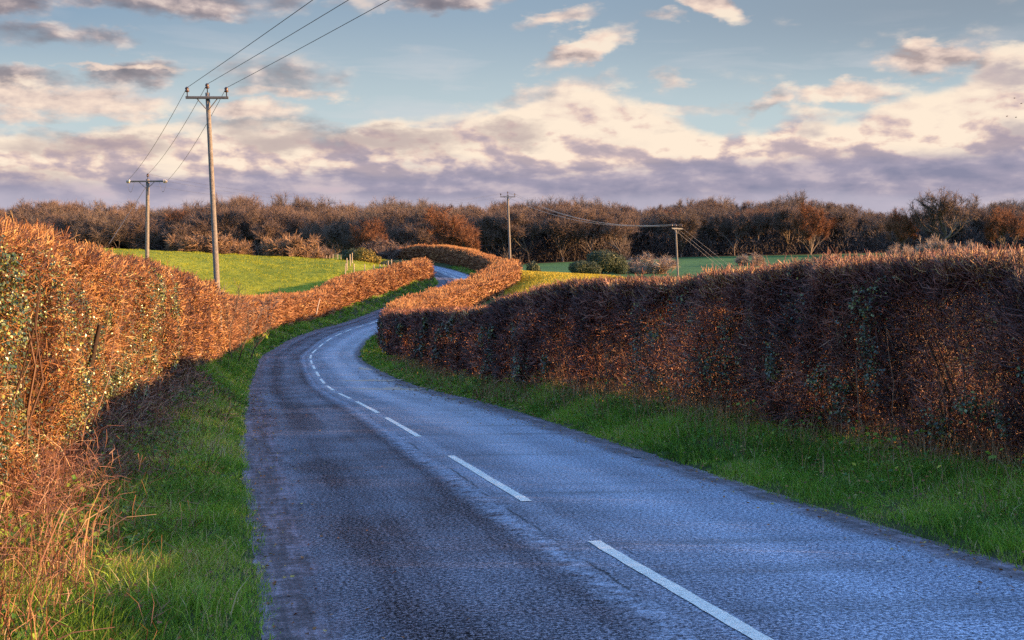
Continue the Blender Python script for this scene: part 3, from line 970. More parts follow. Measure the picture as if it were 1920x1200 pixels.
# ------------------------------------------------------------------ hedges
class Hedge:
    """A clipped hedge along one side of the road, given per forward distance."""
    def __init__(self, side, ya, yb, thick, top_noise=.12, taper0=0.0, taper1=0.0, hscale=1.0, thick_at=None):
        self.side, self.ya, self.yb, self.th = side, ya, yb, thick
        self.T = TL if side < 0 else TR
        self.ta = np.array(thick_at, float) if thick_at else None
        self.tn, self.t0, self.t1, self.hs = top_noise, taper0, taper1, hscale
        n = max(4, int((yb - ya) / .25))
        self.y = np.linspace(ya, yb, n)
        x, y = off(self.y, side * (HW + tab(self.T, self.y, 1)))
        self.s = np.concatenate([[0], np.cumsum(np.hypot(np.diff(x), np.diff(y)))])

    def base(self, y, a):
        """ground point at depth a behind the face"""
        w = tab(self.T, y, 1)
        if self.ta is not None:
            a = np.where(a > 0, a * np.interp(y, self.ta[:, 0], self.ta[:, 1]), a)
        px, py = off(y, self.side * (HW + w + a))
        z = zc(y) - CAMBER * HW + tab(self.T, y, 2)
        return px, py, z

    def height(self, y):
        h = tab(self.T, y, 3) * self.hs
        h = h + (vnoise(y, y * 0, 71 + self.side, .35) - .5) * 2 * self.tn + (vnoise(y, y * 0, 72, 1.4) - .5) * self.tn
        e = np.ones_like(h)
        if self.t0:
            e = e * (.15 + .85 * np.sqrt(np.clip((y - self.ya) / self.t0, 0, 1)))
        if self.t1:
            e = e * (.15 + .85 * np.sqrt(np.clip((self.yb - y) / self.t1, 0, 1)))
        return h * e

    def face_off(self, y, q):
        """undulation of the face, metres outward; q = relative height"""
        return (vnoise(y * .9, q * 2.2 + 5, 75 + self.side, 1.0) - .5) * .46 + (vnoise(y * 3.1, q * 6 + 1, 76, 1.0) - .5) * .30 - .10 * np.clip(q - .8, 0, 1) * 5 * .35

    def core(self, inset, mat, parent, keep=None):  # added dark filler mass that blocks light and darkens the gaps between twigs
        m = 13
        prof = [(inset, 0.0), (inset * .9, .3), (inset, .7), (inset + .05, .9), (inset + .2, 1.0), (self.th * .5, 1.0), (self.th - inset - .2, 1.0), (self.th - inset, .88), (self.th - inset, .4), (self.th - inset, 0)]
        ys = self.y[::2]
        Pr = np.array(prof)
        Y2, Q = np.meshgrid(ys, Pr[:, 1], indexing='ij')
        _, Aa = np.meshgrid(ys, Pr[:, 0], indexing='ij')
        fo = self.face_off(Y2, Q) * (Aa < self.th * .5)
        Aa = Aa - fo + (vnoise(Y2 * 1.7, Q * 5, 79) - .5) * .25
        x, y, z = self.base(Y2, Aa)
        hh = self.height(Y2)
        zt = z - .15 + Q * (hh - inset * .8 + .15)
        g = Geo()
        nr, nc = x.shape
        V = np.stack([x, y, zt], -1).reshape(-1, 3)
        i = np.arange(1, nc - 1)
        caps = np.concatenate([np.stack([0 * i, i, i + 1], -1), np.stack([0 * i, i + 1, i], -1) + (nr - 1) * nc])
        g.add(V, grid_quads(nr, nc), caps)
        return g.build('hedge_shade_core', mat, parent)

    def sample(self, n, dist_pow=1.0):
        """Y positions with density ~ 1/distance^dist_pow per metre of hedge"""
        d = np.hypot(*off(self.y, self.side * (HW + 2)))
        pdf = 1.0 / np.maximum(d, 6.0) ** dist_pow
        c = np.cumsum(pdf)
        return np.interp(rng.random(n) * c[-1], c, self.y)

    def twigs(self, n, mat, parent, mix=(.55, .27, .18), tint_mid=.5, len0=.30, rad_k=.00027, rmin=.0017, power=1.0, upright=.35, name='twigs', lo=.0, thin=False):
        y = self.sample(n, power)
        u = rng.random(n)
        kind = np.where(u < mix[0], 0, np.where(u < mix[0] + mix[1], 1, 2))
        q = rng.random(n) ** .9 * (1 - lo) + lo
        gm = vnoise(y * 2.3, q * 5.0, 86) * .7 + vnoise(y * 6.0, q * 12.0, 87) * .3      # small dark hollows between the clumps
        k_ = ~((gm < .36) & (kind == 0) & (rng.random(n) < .82))
        y, kind, q = y[k_], kind[k_], q[k_]
        n = len(y)
        if thin:          # places where the hedge has grown thin and the low sun comes through
            th = vnoise(y * .42, q * .8, 83) * .75 + vnoise(y * 1.6, q * 3.0, 84) * .25
            k_ = rng.random(n) > np.clip((th - .41) * 2.5, 0, .62) * np.where(kind == 1, .6, 1.0)
            y, kind, q = y[k_], kind[k_], q[k_]
            n = len(y)
        a = np.where(kind == 0, rng.exponential(.16, n) - .04, np.where(kind == 1, rng.random(n) * self.th, .15 + rng.random(n) * (self.th - .1)))
        h = self.height(y)
        q = np.where(kind == 1, 1 - rng.exponential(.045, n), q)
        q = np.clip(q, 0, 1.02)
        # rounded shoulders
        a = np.where(kind == 1, a, a + .22 * np.clip((q - .86) / .14, 0, 1) ** 2)
        a = a - self.face_off(y, q) * (a < self.th * .55)
        x, yy, z = self.base(y, a)
        P = np.stack([x, yy, z + q * h], 1)
        nx, ny = nrm_r(y)
        out = np.stack([-self.side * nx, -self.side * ny, np.zeros(n)], 1)
        back = (a > self.th * .6)[:, None]
        out = np.where(back, -out, out)
        D = rand_dir(n) * .95
        D[kind == 0] += out[kind == 0] * .35 + np.array([0, 0, upright])
        D[kind == 1] += np.array([0, 0, .95])
        D[kind == 2] += np.array([0, 0, upright])
        D = unit(D)
        dist = np.hypot(P[:, 0], P[:, 1])
        L = len0 * (.45 + 1.0 * rng.random(n)) * (1 + dist / 120.0)
        L = np.where(kind == 1, L * .8, L)
        r = np.maximum(rmin, rad_k * dist) * rng.uniform(.6, 1.5, n)
        bend = rand_dir(n) * (L * .24)[:, None]
        mid = P + D * (L * .5)[:, None] + bend
        tip = P + D * L[:, None] + np.array([0, 0, .03])
        tint = np.clip(tint_mid + .9 * (rng.random(n) - .5) + .5 * (vnoise(y * 1.3, q * 3, 81) - .5), 0, 1)
        g = Geo()
        tubes(g, np.stack([P, mid, tip], 1), np.stack([r, r * .85, r * .45], 1), tint)
        # side shoots on the longer near ones
        sel = np.where((dist < 45) & (rng.random(n) < .8))[0]
        if len(sel):
            b0 = mid[sel] + (tip[sel] - mid[sel]) * rng.random((len(sel), 1)) * .6
            d2 = unit(D[sel] + rand_dir(len(sel)) * .9)
            l2 = (L[sel] * rng.uniform(.25, .5, len(sel)))[:, None]
            tubes(g, np.stack([b0, b0 + d2 * l2], 1), np.stack([r[sel] * .7, r[sel] * .35], 1), tint[sel])
        return g.build(name, mat, parent)

    def stems(self, n, mat, parent, r0=.008, r1=.03, power=1.0, amin=-.02, amax=.5, name='stems', top=(.45, .98), lean=.16, rfix=False):
        y = self.sample(n, power)
        a = rng.uniform(amin, amax, n)
        h = self.height(y)
        K = 6
        x, yy, z = self.base(y, a)
        P = np.zeros((n, K, 3))
        cur = np.stack([x, yy, z - .1], 1)
        tilt = rng.normal(0, lean, (n, 3))
        tilt[:, 2] = 1
        top = h * rng.uniform(top[0], top[1], n)
        for k in range(K):
            P[:, k] = cur
            st = unit(tilt + rng.normal(0, .07 if rfix else .16, (n, 3))) * (top / (K - 1))[:, None]
            cur = cur + st
        dist = np.hypot(x, yy)
        r = np.maximum(rng.uniform(r0, r1, n) * (1.0 if rfix else rng.random(n) ** .7), .0004 * dist)
        rad = r[:, None] * np.linspace(1, .35, K)[None]
        g = Geo()
        tubes(g, P, rad, np.clip(rng.random(n), 0, 1), sides=5)
        return g.build(name, mat, parent, smooth=True)

    def leaves(self, n, mat, parent, name, size=.03, thr=.0, seed=90, power=1.0, tint=(.1, .9), depth=.12, qlo=0.0, qhi=1.0, freq=.8, ymax=None, prot=.12, clumps=0):
        y = self.sample(n, power)
        q = qlo + (qhi - qlo) * rng.random(n)
        if clumps:
            cy_, cq_ = self.sample(clumps, power), rng.uniform(.08, .95, clumps)
            cs_ = rng.uniform(.08, .34, clumps)
            k_ = rng.integers(0, clumps, n)
            y = np.clip(cy_[k_] + rng.normal(0, 1, n) * cs_[k_] * 1.1, self.ya, self.yb)
            q = np.clip(cq_[k_] + rng.normal(0, 1, n) * cs_[k_] * .42, 0, 1.0)
        keep = vnoise(y * freq, q * 3.0, seed) * .7 + vnoise(y * freq * 3, q * 8.0, seed + 1) * .3 > thr
        if ymax:
            keep &= y < ymax
        y, q = y[keep], q[keep]
        n = len(y)
        a = rng.exponential(depth, n) - prot + .22 * np.clip((q - .86) / .14, 0, 1) ** 2
        a = a - self.face_off(y, q)
        x, yy, z = self.base(y, a)
        P = np.stack([x, yy, z + q * self.height(y)], 1)
        dist = np.hypot(x, yy)
        s = size * rng.uniform(.6, 1.4, n) * np.maximum(1, dist / 22.0)
        nx, ny = nrm_r(y)
        out = np.stack([-self.side * nx, -self.side * ny, np.full(n, .5)], 1)
        nrm = unit(out + rand_dir(n) * .9)
        L = unit(np.cross(nrm, rand_dir(n)))
        Wd = np.cross(nrm, L)
        g = Geo()
        leaves(g, P, L * s[:, None], Wd * (s * .42)[:, None], np.clip(rng.uniform(*tint, n), 0, 1))
        return g.build(name, mat, parent)


def hedge_thing(h, label, name='hedge'):
    x, y, z = h.base(np.array([(h.ya + h.yb) / 2]), np.array([h.th / 2]))
    # kept at the world origin so the pieces share one frame
    return thing(name, (0, 0, 0), label, 'hedge')


# near hedge on the left, in full sun
h = Hedge(-1, 3.0, 63.0, 1.7, .13, taper1=4.0)
o = hedge_thing(h, 'tall sunlit hedge of orange twigs and ivy with the nearest pole at its far end')
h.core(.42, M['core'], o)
h.twigs(430000, M['twig_warm'], o, tint_mid=.43, len0=.17, upright=.3)
for i in range(14):
    h.stems(1, M['bark_dark'], o, .05, .085, power=1.7, amin=-.12, amax=.05, name='trunk', top=(.35, .75), lean=.10, rfix=True)
h.stems(1100, M['stem'], o, .006, .026, amin=-.04)
h.leaves(120000, M['leaf_dead'], o, 'dead_leaves', .024, .30, 90)
h.leaves(90000, M['leaf_ivy'], o, 'ivy', .031, .0, 95, tint=(0, .84), ymax=34, prot=.24, clumps=260)

# the same side farther on, round the dip
h = Hedge(-1, 61.5, 161.0, 1.5, .15, taper0=2.0, taper1=.8)
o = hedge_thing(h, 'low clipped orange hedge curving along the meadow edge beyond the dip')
h.core(.30, M['core'], o)
h.twigs(130000, M['twig_far'], o, power=.8, len0=.26, rad_k=.00030)
h.leaves(45000, M['leaf_dead'], o, 'dead_leaves', .028, .35, 91, power=.8)

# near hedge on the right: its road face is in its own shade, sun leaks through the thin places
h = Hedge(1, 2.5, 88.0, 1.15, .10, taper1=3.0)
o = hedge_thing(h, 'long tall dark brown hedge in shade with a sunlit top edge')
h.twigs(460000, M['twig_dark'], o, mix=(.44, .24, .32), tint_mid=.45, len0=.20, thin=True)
h.twigs(90000, M['twig_warm'], o, mix=(0, 1, 0), tint_mid=.6, len0=.15, name='top_twigs')  # warmer tint along the top paints its sunlit fringe
h.stems(2200, M['stem'], o, .005, .024, amin=-.06, amax=.9)
h.leaves(24000, M['leaf_ivy'], o, 'ivy', .040, .0, 105, tint=(0, .8), depth=.12, prot=.20, clumps=100)
h.leaves(26000, M['leaf_dead'], o, 'dead_leaves', .024, .42, 106, tint=(.0, .9), depth=.3)

h = Hedge(1, 85.5, 164.0, 1.6, .15, taper0=2.5, taper1=.25, thick_at=[(88, 1), (110, 1.2), (130, 1.6), (150, 1.75), (164, 1.4)])
o = hedge_thing(h, 'bright orange clipped hedge curving uphill to the slim pole by the far bend')
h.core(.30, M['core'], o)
h.twigs(120000, M['twig_far'], o, mix=(.34, .36, .30), power=.6, len0=.26, rad_k=.00030)
h.leaves(40000, M['leaf_dead'], o, 'dead_leaves', .028, .35, 92, power=.6)

h = Hedge(1, 168.0, 212.0, 1.6, .12, taper0=1.5, taper1=9.0, hscale=.64)
o = hedge_thing(h, 'dark faced hedge round the outside of the farthest bend with wispy orange top')
h.core(.30, M['core'], o)
h.twigs(60000, M['twig_far'], o, mix=(.40, .36, .24), power=.3, len0=.30, rad_k=.00030, tint_mid=.4)
# uncut shoots standing over it
y = rng.uniform(182, 206, 6000)
x_, y_, z_ = h.base(y, rng.uniform(.2, 1.5, 6000))
hh = h.height(y)
P = np.stack([x_, y_, z_ + hh * .9], 1)
L = (.4 + .9 * rng.random(6000)) * sstep((y - 181) / 5) * sstep((206 - y) / 6)
D = unit(rng.normal(0, .15, (6000, 3)) + np.array([0, 0, 1]))
g = Geo()
tubes(g, np.stack([P, P + D * L[:, None]], 1), np.stack([np.full(6000, .035), np.full(6000, .015)], 1), .3 + .7 * rng.random(6000))
g.build('shoots', M['twig_far'], o)

# dry stems, dead grass and brambles along the foot of the near left hedge
g = Geo()
n = 3200
y = 5.0 + 30 * rng.random(n) ** 1.8
w = tab(TL, y, 1)
reach = np.where(y < 11, 1.5, .7)
e = w - rng.random(n) ** 1.4 * reach + .15
x_, y_ = off(y, -(HW + e))
z_ = verge_z(y, -1, e)
nx, ny = nrm_r(y)
h0 = rng.uniform(.15, .75, n) * np.where(rng.random(n) < .2, 1.5, 1.0)
arc = np.minimum(rng.uniform(.1, 1.0, n) * h0, .65)
dirx = np.clip(rng.normal(.2, .5, n), -1, .95)
diry = rng.normal(-.1, .6, n)
K = 6
P = np.zeros((n, K, 3))
for k in range(K):
    t_ = k / (K - 1)
    P[:, k, 0] = x_ + dirx * arc * t_ ** 1.5
    P[:, k, 1] = y_ + diry * arc * t_ ** 1.5
    P[:, k, 2] = z_ - .03 + h0 * (1.6 * t_ - .85 * t_ * t_)
P += rng.normal(0, .012, P.shape)
r = np.maximum(rng.uniform(.0016, .0048, n), .0003 * y)
tubes(g, P, r[:, None] * np.linspace(1, .5, K)[None], np.clip(rng.random(n), 0, 1))
n = 46000
y = 4.5 + 34 * rng.random(n) ** 1.8
w = tab(TL, y, 1)
e = w - rng.exponential(.42, n) + .3
e = np.maximum(e, .55)
x_, y_ = off(y, -(HW + e))
P0 = np.stack([x_, y_, verge_z(y, -1, e) + rng.exponential(.16, n) * np.clip(e / w, .3, 1.3)], 1)
D = unit(rng.normal(0, 1, (n, 3)) + np.array([0, 0, .35]))
L = rng.uniform(.08, .34, n)[:, None]
r = np.maximum(rng.uniform(.0012, .003, n), .00026 * y)
tubes(g, np.stack([P0, P0 + D * L * .5 + rng.normal(0, .03, (n, 3)), P0 + D * L], 1), r[:, None] * np.array([[1, .8, .4]]), np.clip(rng.random(n) * .8, 0, 1))
tag(g.build('bramble_stems', M['bramble']), 'tangle of dry bramble stems at the foot of the left hedge', kind='stuff')

g = Geo()
n = 16000
y = 4.5 + 28 * rng.random(n) ** 1.9
w = tab(TL, y, 1)
e = w - rng.exponential(.40, n) + .25
e = np.maximum(e, .5)
x_, y_ = off(y, -(HW + e))
hgt = rng.uniform(.10, .34, n)
lean = rng.normal(0, .6, (n, 2)) * hgt[:, None] + np.array([.25, -.1]) * hgt[:, None]
blades(g, np.stack([x_, y_, verge_z(y, -1, e) - .02], 1), lean, hgt, np.maximum(rng.uniform(.003, .008, n), .0004 * y), rng.random(n))
n = 14000
y = 7 + 60 * rng.random(n) ** 1.5
w = tab(TR, y, 1)
e = np.maximum(w - rng.exponential(.34, n) + .15, .8)
x_, y_ = off(y, HW + e)
hgt = rng.uniform(.12, .5, n)
lean = rng.normal(0, .35, (n, 2)) * hgt[:, None]
blades(g, np.stack([x_, y_, verge_z(y, 1, e) - .02], 1), lean, hgt, np.maximum(rng.uniform(.004, .009, n), .0005 * y), rng.random(n) * .8)
tag(g.build('dead_grass', M['grass_dry']), 'straw coloured dead grass under the hedges', kind='stuff')

# broad leaved weeds in the verges
g = Geo()
for side, n, ya, yb, pw in ((-1, 15000, 4.5, 40, 1.7), (1, 6000, 8, 50, 1.4)):
    T = TL if side < 0 else TR
    y = ya + (yb - ya) * rng.random(n) ** pw
    w = tab(T, y, 1)
    e = np.clip(w * rng.beta(2.8, 1.4, n) + .1, .3, None)
    keep = vnoise(y * 1.0, e * 2.2, 120 + side, 1.0) > .52
    y, e = y[keep], e[keep]
    m_ = len(y)
    x_, y_ = off(y, side * (HW + e))
    P = np.stack([x_, y_, verge_z(y, side, e) + rng.uniform(.05, .42, m_) * np.clip(e / tab(T, y, 1), .3, 1) ** 1.5], 1)
    s = rng.uniform(.035, .09, m_) * np.maximum(1, y / 25)
    nrm = unit(np.array([0, 0, 1.0]) + rand_dir(m_) * .7)
    L = unit(np.cross(nrm, rand_dir(m_)))
    leaves(g, P, L * s[:, None], np.cross(nrm, L) * (s * .4)[:, None], np.clip(rng.random(m_) * .75 + .3 * (rng.random(m_) > .85), 0, 1))
tag(g.build('weeds', M['weed']), 'broad leaved green and yellow weeds in the verges', kind='stuff')


# ------------------------------------------------------------------ trees and shrubs
def grow(seed, Ht, fork, spread, limbs, kids, twig_n, twig_l, twig_r, trunk_r, up=.35, shrub=False, limb_len=.42, low=None, dome=(.36, .44, .56)):
    """A bare tree: returns (wood Geo, twig Geo) around the origin."""
    rr = np.random.default_rng(seed)
    wood, fine, ends = [], [], []

    def branch(p, d, L, r, lev):
        K = 4
        pts = [p]
        dd = d
        for k in range(K - 1):
            dd = unit(dd + rr.normal(0, .16, 3) + np.array([0, 0, up * .22]))
            pts.append(pts[-1] + dd * L / (K - 1))
        (wood if lev < 3 else fine).append((np.array(pts), np.linspace(r, r * .55, K)))
        if lev == 3:
            ends.append(np.array(pts))
            return
        nk = (limbs, kids, kids)[lev]
        for i in range(nk):
            f = rr.uniform(.12 if shrub else .45, 1.0) if lev else rr.uniform(low or .7, 1.0)
            if i == 0:
                f = 1.0
            j = min(int(f * (K - 1)), K - 2)
            q = pts[j] + (pts[j + 1] - pts[j]) * (f * (K - 1) - j)
            a = rr.uniform(0, 2 * np.pi)
            side = np.array([math.cos(a), math.sin(a), 0.0])
            nd = unit(dd * (1.0 if i else 1.15) + side * spread * rr.uniform(.6, 1.35) + np.array([0, 0, up]))
            ll = Ht * (limb_len, limb_len * .58, limb_len * .36)[lev] * rr.uniform(.75, 1.2)
            branch(q, nd, ll, r * (.55, .5, .45)[lev] * rr.uniform(.8, 1.1), lev + 1)

    if shrub:
        for i in range(limbs):
            a = rr.uniform(0, 2 * np.pi)
            rad = rr.uniform(0, .25) * Ht
            d = unit(np.array([math.cos(a) * spread, math.sin(a) * spread, 1.0]))
            branch(np.array([math.cos(a) * rad, math.sin(a) * rad, -.1]), d, Ht * .42 * rr.uniform(.7, 1.1), trunk_r * rr.uniform(.6, 1), 1)
    else:
        branch(np.array([0, 0, -.3]), np.array([0, 0, 1.0]), Ht * fork, trunk_r, 0)
    c0 = np.array([0, 0, Ht * dome[2]])
    ax_ = np.array([Ht * dome[0], Ht * dome[0], Ht * dome[1]])

    def pull(p):
        q_ = (p - c0) / ax_
        rho = np.linalg.norm(q_, axis=-1, keepdims=True)
        k_ = np.where(rho > .8, (.8 + .2 * np.tanh((rho - .8) / .5)) / np.maximum(rho, .01), 1.0)
        ok = (p[..., 2:3] > Ht * .12)
        return np.where(ok, c0 + (p - c0) * k_, p)

    gw, gf = Geo(), Geo()
    if dome[0]:
        wood = [(pull(w[0]), w[1]) for w in wood]
        fine = [(pull(w[0]), w[1]) for w in fine]
        ends = [pull(e_) for e_ in ends]
    tubes(gw, np.stack([w[0] for w in wood]), np.stack([w[1] for w in wood]), rr.random(len(wood)), sides=5)
    tubes(gf, np.stack([w[0] for w in fine]), np.stack([w[1] for w in fine]), rr.random(len(fine)), sides=3)
    en = np.stack(ends)
    k = rr.integers(0, len(en), twig_n)
    f = rr.random(twig_n) * 3
    j = np.minimum(f.astype(int), 2)
    P = en[k, j] + (en[k, j + 1] - en[k, j]) * (f - j)[:, None]
    D = unit(unit(en[k, 3] - en[k, 0]) * .7 + unit(rr.normal(0, 1, (twig_n, 3))) * .9 + np.array([0, 0, .12]))
    L = twig_l * rr.uniform(.5, 1.4, twig_n)
    tubes(gf, np.stack([P, P + D * L[:, None]], 1), np.stack([np.full(twig_n, twig_r), np.full(twig_n, twig_r * .4)], 1), np.clip(rr.normal(.5, .25, twig_n), 0, 1))
    zmax = max(v[:, 2].max() for v in gf.v)
    return gw, gf, zmax


def tree_proto(name, mat, *args, trunk='trunk', **kw):
    gw, gf, zmax = grow(*args, **kw)
    o = thing(name, (0, 0, 0), 'bare tree', 'tree')
    gw.build(trunk, M['bark'], o)
    gf.build('crown', M[mat], o)
    return [o, zmax, False]


def place(pr, x, y, height, label, group=None, rot=None, sink=0.0, wide=1.0, z=None):
    s = height / pr[1]
    zz = float(ground_z(np.array([x]), np.array([y]))[0]) if z is None else z
    rot = random.uniform(0, 6.28) if rot is None else rot
    sc = (s * wide, s * wide, s)
    if not pr[2]:
        o = pr[0]
        pr[2] = True
        o.location, o.rotation_euler, o.scale = (x, y, zz - sink), (0, 0, rot), sc
        tag(o, label, None, group)
        return o
    return copy_thing(pr[0], (x, y, zz - sink), rot, sc, label, group)


random.seed(3)
wood_mats = ['crown_brown', 'crown_grey', 'crown_brown', 'crown_grey', 'crown_brown', 'crown_rust']
protos = [tree_proto('bare_tree', wood_mats[i], 100 + i, 14.0, .20 + .03 * (i % 3), .72 + .06 * (i % 3), 9, 6, 10000, 1.0, .019, .22, up=.24, low=.35, dome=(.45, .46, .54)) for i in range(6)]
tops = [(-300, 380), (0, 382), (60, 372), (120, 368), (180, 374), (250, 374), (310, 384), (370, 372), (420, 362), (470, 356), (520, 362), (570, 360), (640, 372), (700, 372), (780, 368), (840, 372), (880, 376), (930, 376), (1000, 368), (1060, 364), (1110, 368), (1180, 378), (1250, 386),
        (1300, 372), (1350, 360), (1400, 372), (1430, 384), (1470, 368), (1510, 356), (1560, 372), (1600, 370), (1650, 384), (1700, 388), (1770, 396), (1830, 388), (1890, 370), (1960, 376), (2200, 376)]
tp = np.array(tops)
WG = 'bare trees of the far wood'
kinds = ['bare brown tree in the far wood along the horizon', 'bare grey-brown tree in the far wood along the horizon', 'bare brown tree in the far wood along the horizon',
         'bare grey-brown tree in the far wood along the horizon', 'bare brown tree in the far wood along the horizon', 'bare rust-tinged tree in the far wood along the horizon']
for row, Yw in enumerate((304, 316, 330, 346, 364)):
    x = at(-170, 480, Yw)[0]
    xe = at(2090, 480, Yw)[0]
    while x < xe:
        yw = Yw + random.uniform(-5, 5)
        px = CX + x / yw * FPX
        # right part of the wood stands farther back, behind the green field
        if px > 1180:
            yw += 22
        ty = np.interp(px, tp[:, 0], tp[:, 1]) + random.uniform(-2, 14) + (4 - row) * 4.0
        gz = float(ground_z(np.array([x]), np.array([yw]))[0])
        topz = EYE + (HOR + 6 - ty) / FPX * yw
        hgt = max(topz - gz, 6.5)
        i = random.choice([0, 0, 1, 1, 2, 2, 3, 3, 4, 4, 5]) if row < 2 else random.choice([0, 1, 2, 3, 4])
        place(protos[i], x, yw, hgt, kinds[i], WG, wide=random.uniform(.85, 1.2) * min(1.0, 13 / hgt + .15))
        x += random.uniform(5.6, 9.0)

# brambles and saplings that fill the foot of the wood
g = Geo()
n = 130000
Yu = 303 + 75 * rng.random(n) ** 1.2
px = rng.uniform(-170, 2090, n)
Yu = Yu + np.where(px > 1180, 22, 0) + np.where((px > 980) & (px < 1180), 6, 0)
x_ = (px - CX) / FPX * Yu
z_ = ground_z(x_, Yu)
hh = 3.2 + 5.5 * vnoise(x_, Yu, 131, .14)
P = np.stack([x_, Yu, z_ + hh * rng.random(n) ** 1.2 * .8 - .3], 1)
D = unit(rng.normal(0, .6, (n, 3)) + np.array([0, 0, .8]))
tubes(g, np.stack([P, P + D * rng.uniform(.6, 2.4, n)[:, None]], 1), np.stack([np.full(n, .07), np.full(n, .03)], 1), rng.random(n) * .8)
tag(g.build('undergrowth', M['under']), 'grey-brown undergrowth at the foot of the far wood', kind='stuff')

# trees one can tell apart
oak = tree_proto('oak_tree', 'crown_brown', 201, 14.0, .26, 1.0, 10, 6, 9000, .75, .02, .34, up=.22, limb_len=.42, low=.6, dome=(.46, .42, .58))
p = at(1768, 470, 300)
place(oak, p[0], p[1], EYE + (HOR - 346) / FPX * 300 - float(ground_z(p[0:1], p[1:2])[0]), 'large round crowned bare oak rising above the far wood', rot=.6, wide=1.05)
rust = tree_proto('beech_tree', 'crown_rust', 211, 12.0, .12, .8, 8, 6, 8000, .9, .022, .26, up=.22, low=.2, dome=(.42, .50, .48))
for (px, Yt, tpy, wd, lab) in ((838, 236, 380, 1.1, 'tall rust coloured tree at the right edge of the nearer copse'),
                               (862, 232, 418, .9, 'shorter rust coloured tree leaning out of the copse above the far bend'),
                               (690, 232, 405, .9, 'rust topped tree in the middle of the nearer copse'),
                               (1520, 318, 372, .8, 'rust brown tree standing above the far wood behind the long dark hedge'),
                               (1690, 306, 386, .9, 'orange-brown tree just beside the large round oak'),
                               (1890, 300, 384, 1.0, 'dense reddish tree beyond the tallest end of the dark hedge')):
    p = at(px, 480, Yt)
    gz = float(ground_z(p[0:1], p[1:2])[0])
    place(rust, p[0], p[1], EYE + (HOR - tpy) / FPX * Yt - gz, lab, wide=wd)
CG = 'brown trees of the nearer copse'
for (px, Yt, tpy) in ((600, 262, 388), (640, 256, 378), (668, 250, 392), (715, 250, 380), (745, 244, 378), (770, 240, 386), (800, 244, 376), (820, 248, 382), (735, 236, 420), (785, 234, 412)):
    p = at(px, 480, Yt)
    gz = float(ground_z(p[0:1], p[1:2])[0])
    i = random.choice([0, 1, 2, 4])
    place(protos[i], p[0], p[1], EYE + (HOR - tpy) / FPX * Yt - gz, 'bare brown tree in the nearer copse behind the farthest bend', CG, wide=1.0)

bush = tree_proto('bare_bush', 'crown_brown', 301, 4.0, .2, .85, 12, 5, 5200, .45, .018, .06, up=.15, trunk='stems', shrub=True, dome=(.62, .72, .28))
bushp = tree_proto('bare_bush', 'crown_pale', 302, 4.0, .2, .55, 11, 5, 4200, .45, .016, .05, up=.3, trunk='stems', shrub=True, dome=(.55, .74, .26))
bushl = tree_proto('bare_bush', 'crown_tan', 303, 4.0, .2, .85, 13, 5, 6000, .42, .018, .06, up=.15, trunk='stems', shrub=True, dome=(.66, .72, .28))
for pr, px, py, Yb, tpy, wd, lab in ((bushl, 378, 478, 178, 428, 1.35, 'wide rounded bare bush behind the nearest pole on the meadow crest'),
                                     (bushl, 432, 480, 180, 444, 1.25, 'smaller bare bush just beyond the wide one on the meadow crest'),
                                     (bushl, 548, 490, 184, 430, 1.1, 'peaked bare bush in front of the copse on the meadow crest'),
                                     (bush, 600, 492, 205, 455, 1.2, 'low grey bush between the peaked bush and the fence'),
                                     (bush, 725, 480, 214, 436, 1.3, 'broad bare thicket behind the fence posts'),
                                     (bush, 760, 480, 222, 448, 1.2, 'bare thicket where the copse meets the farthest hedge'),
                                     (bushp, 1222, 497, 200, 468, 1.7, 'broad bare bush on the green slope beside the slanting wires'),
                                     (bushp, 1745, 470, 262, 434, 1.0, 'pale bare bush standing in front of the round oak'),
                                     (bushp, 1812, 470, 262, 446, 1.2, 'pale thicket beside the pale bare bush'),
                                     (bushp, 1405, 484, 250, 470, 1.6, 'low pale scrub peeping over the dark hedge'),
                                     (bushp, 1690, 468, 285, 452, 1.3, 'small pale scrub at the end of the green slope')):
    p = at(px, py, Yb)
    gz = float(ground_z(p[0:1], p[1:2])[0])
    hb = max(EYE + (HOR - tpy) / FPX * Yb - gz, 1.6) * 1.35
    place(pr, p[0], p[1], hb, lab, wide=wd * .8, sink=hb * .26)


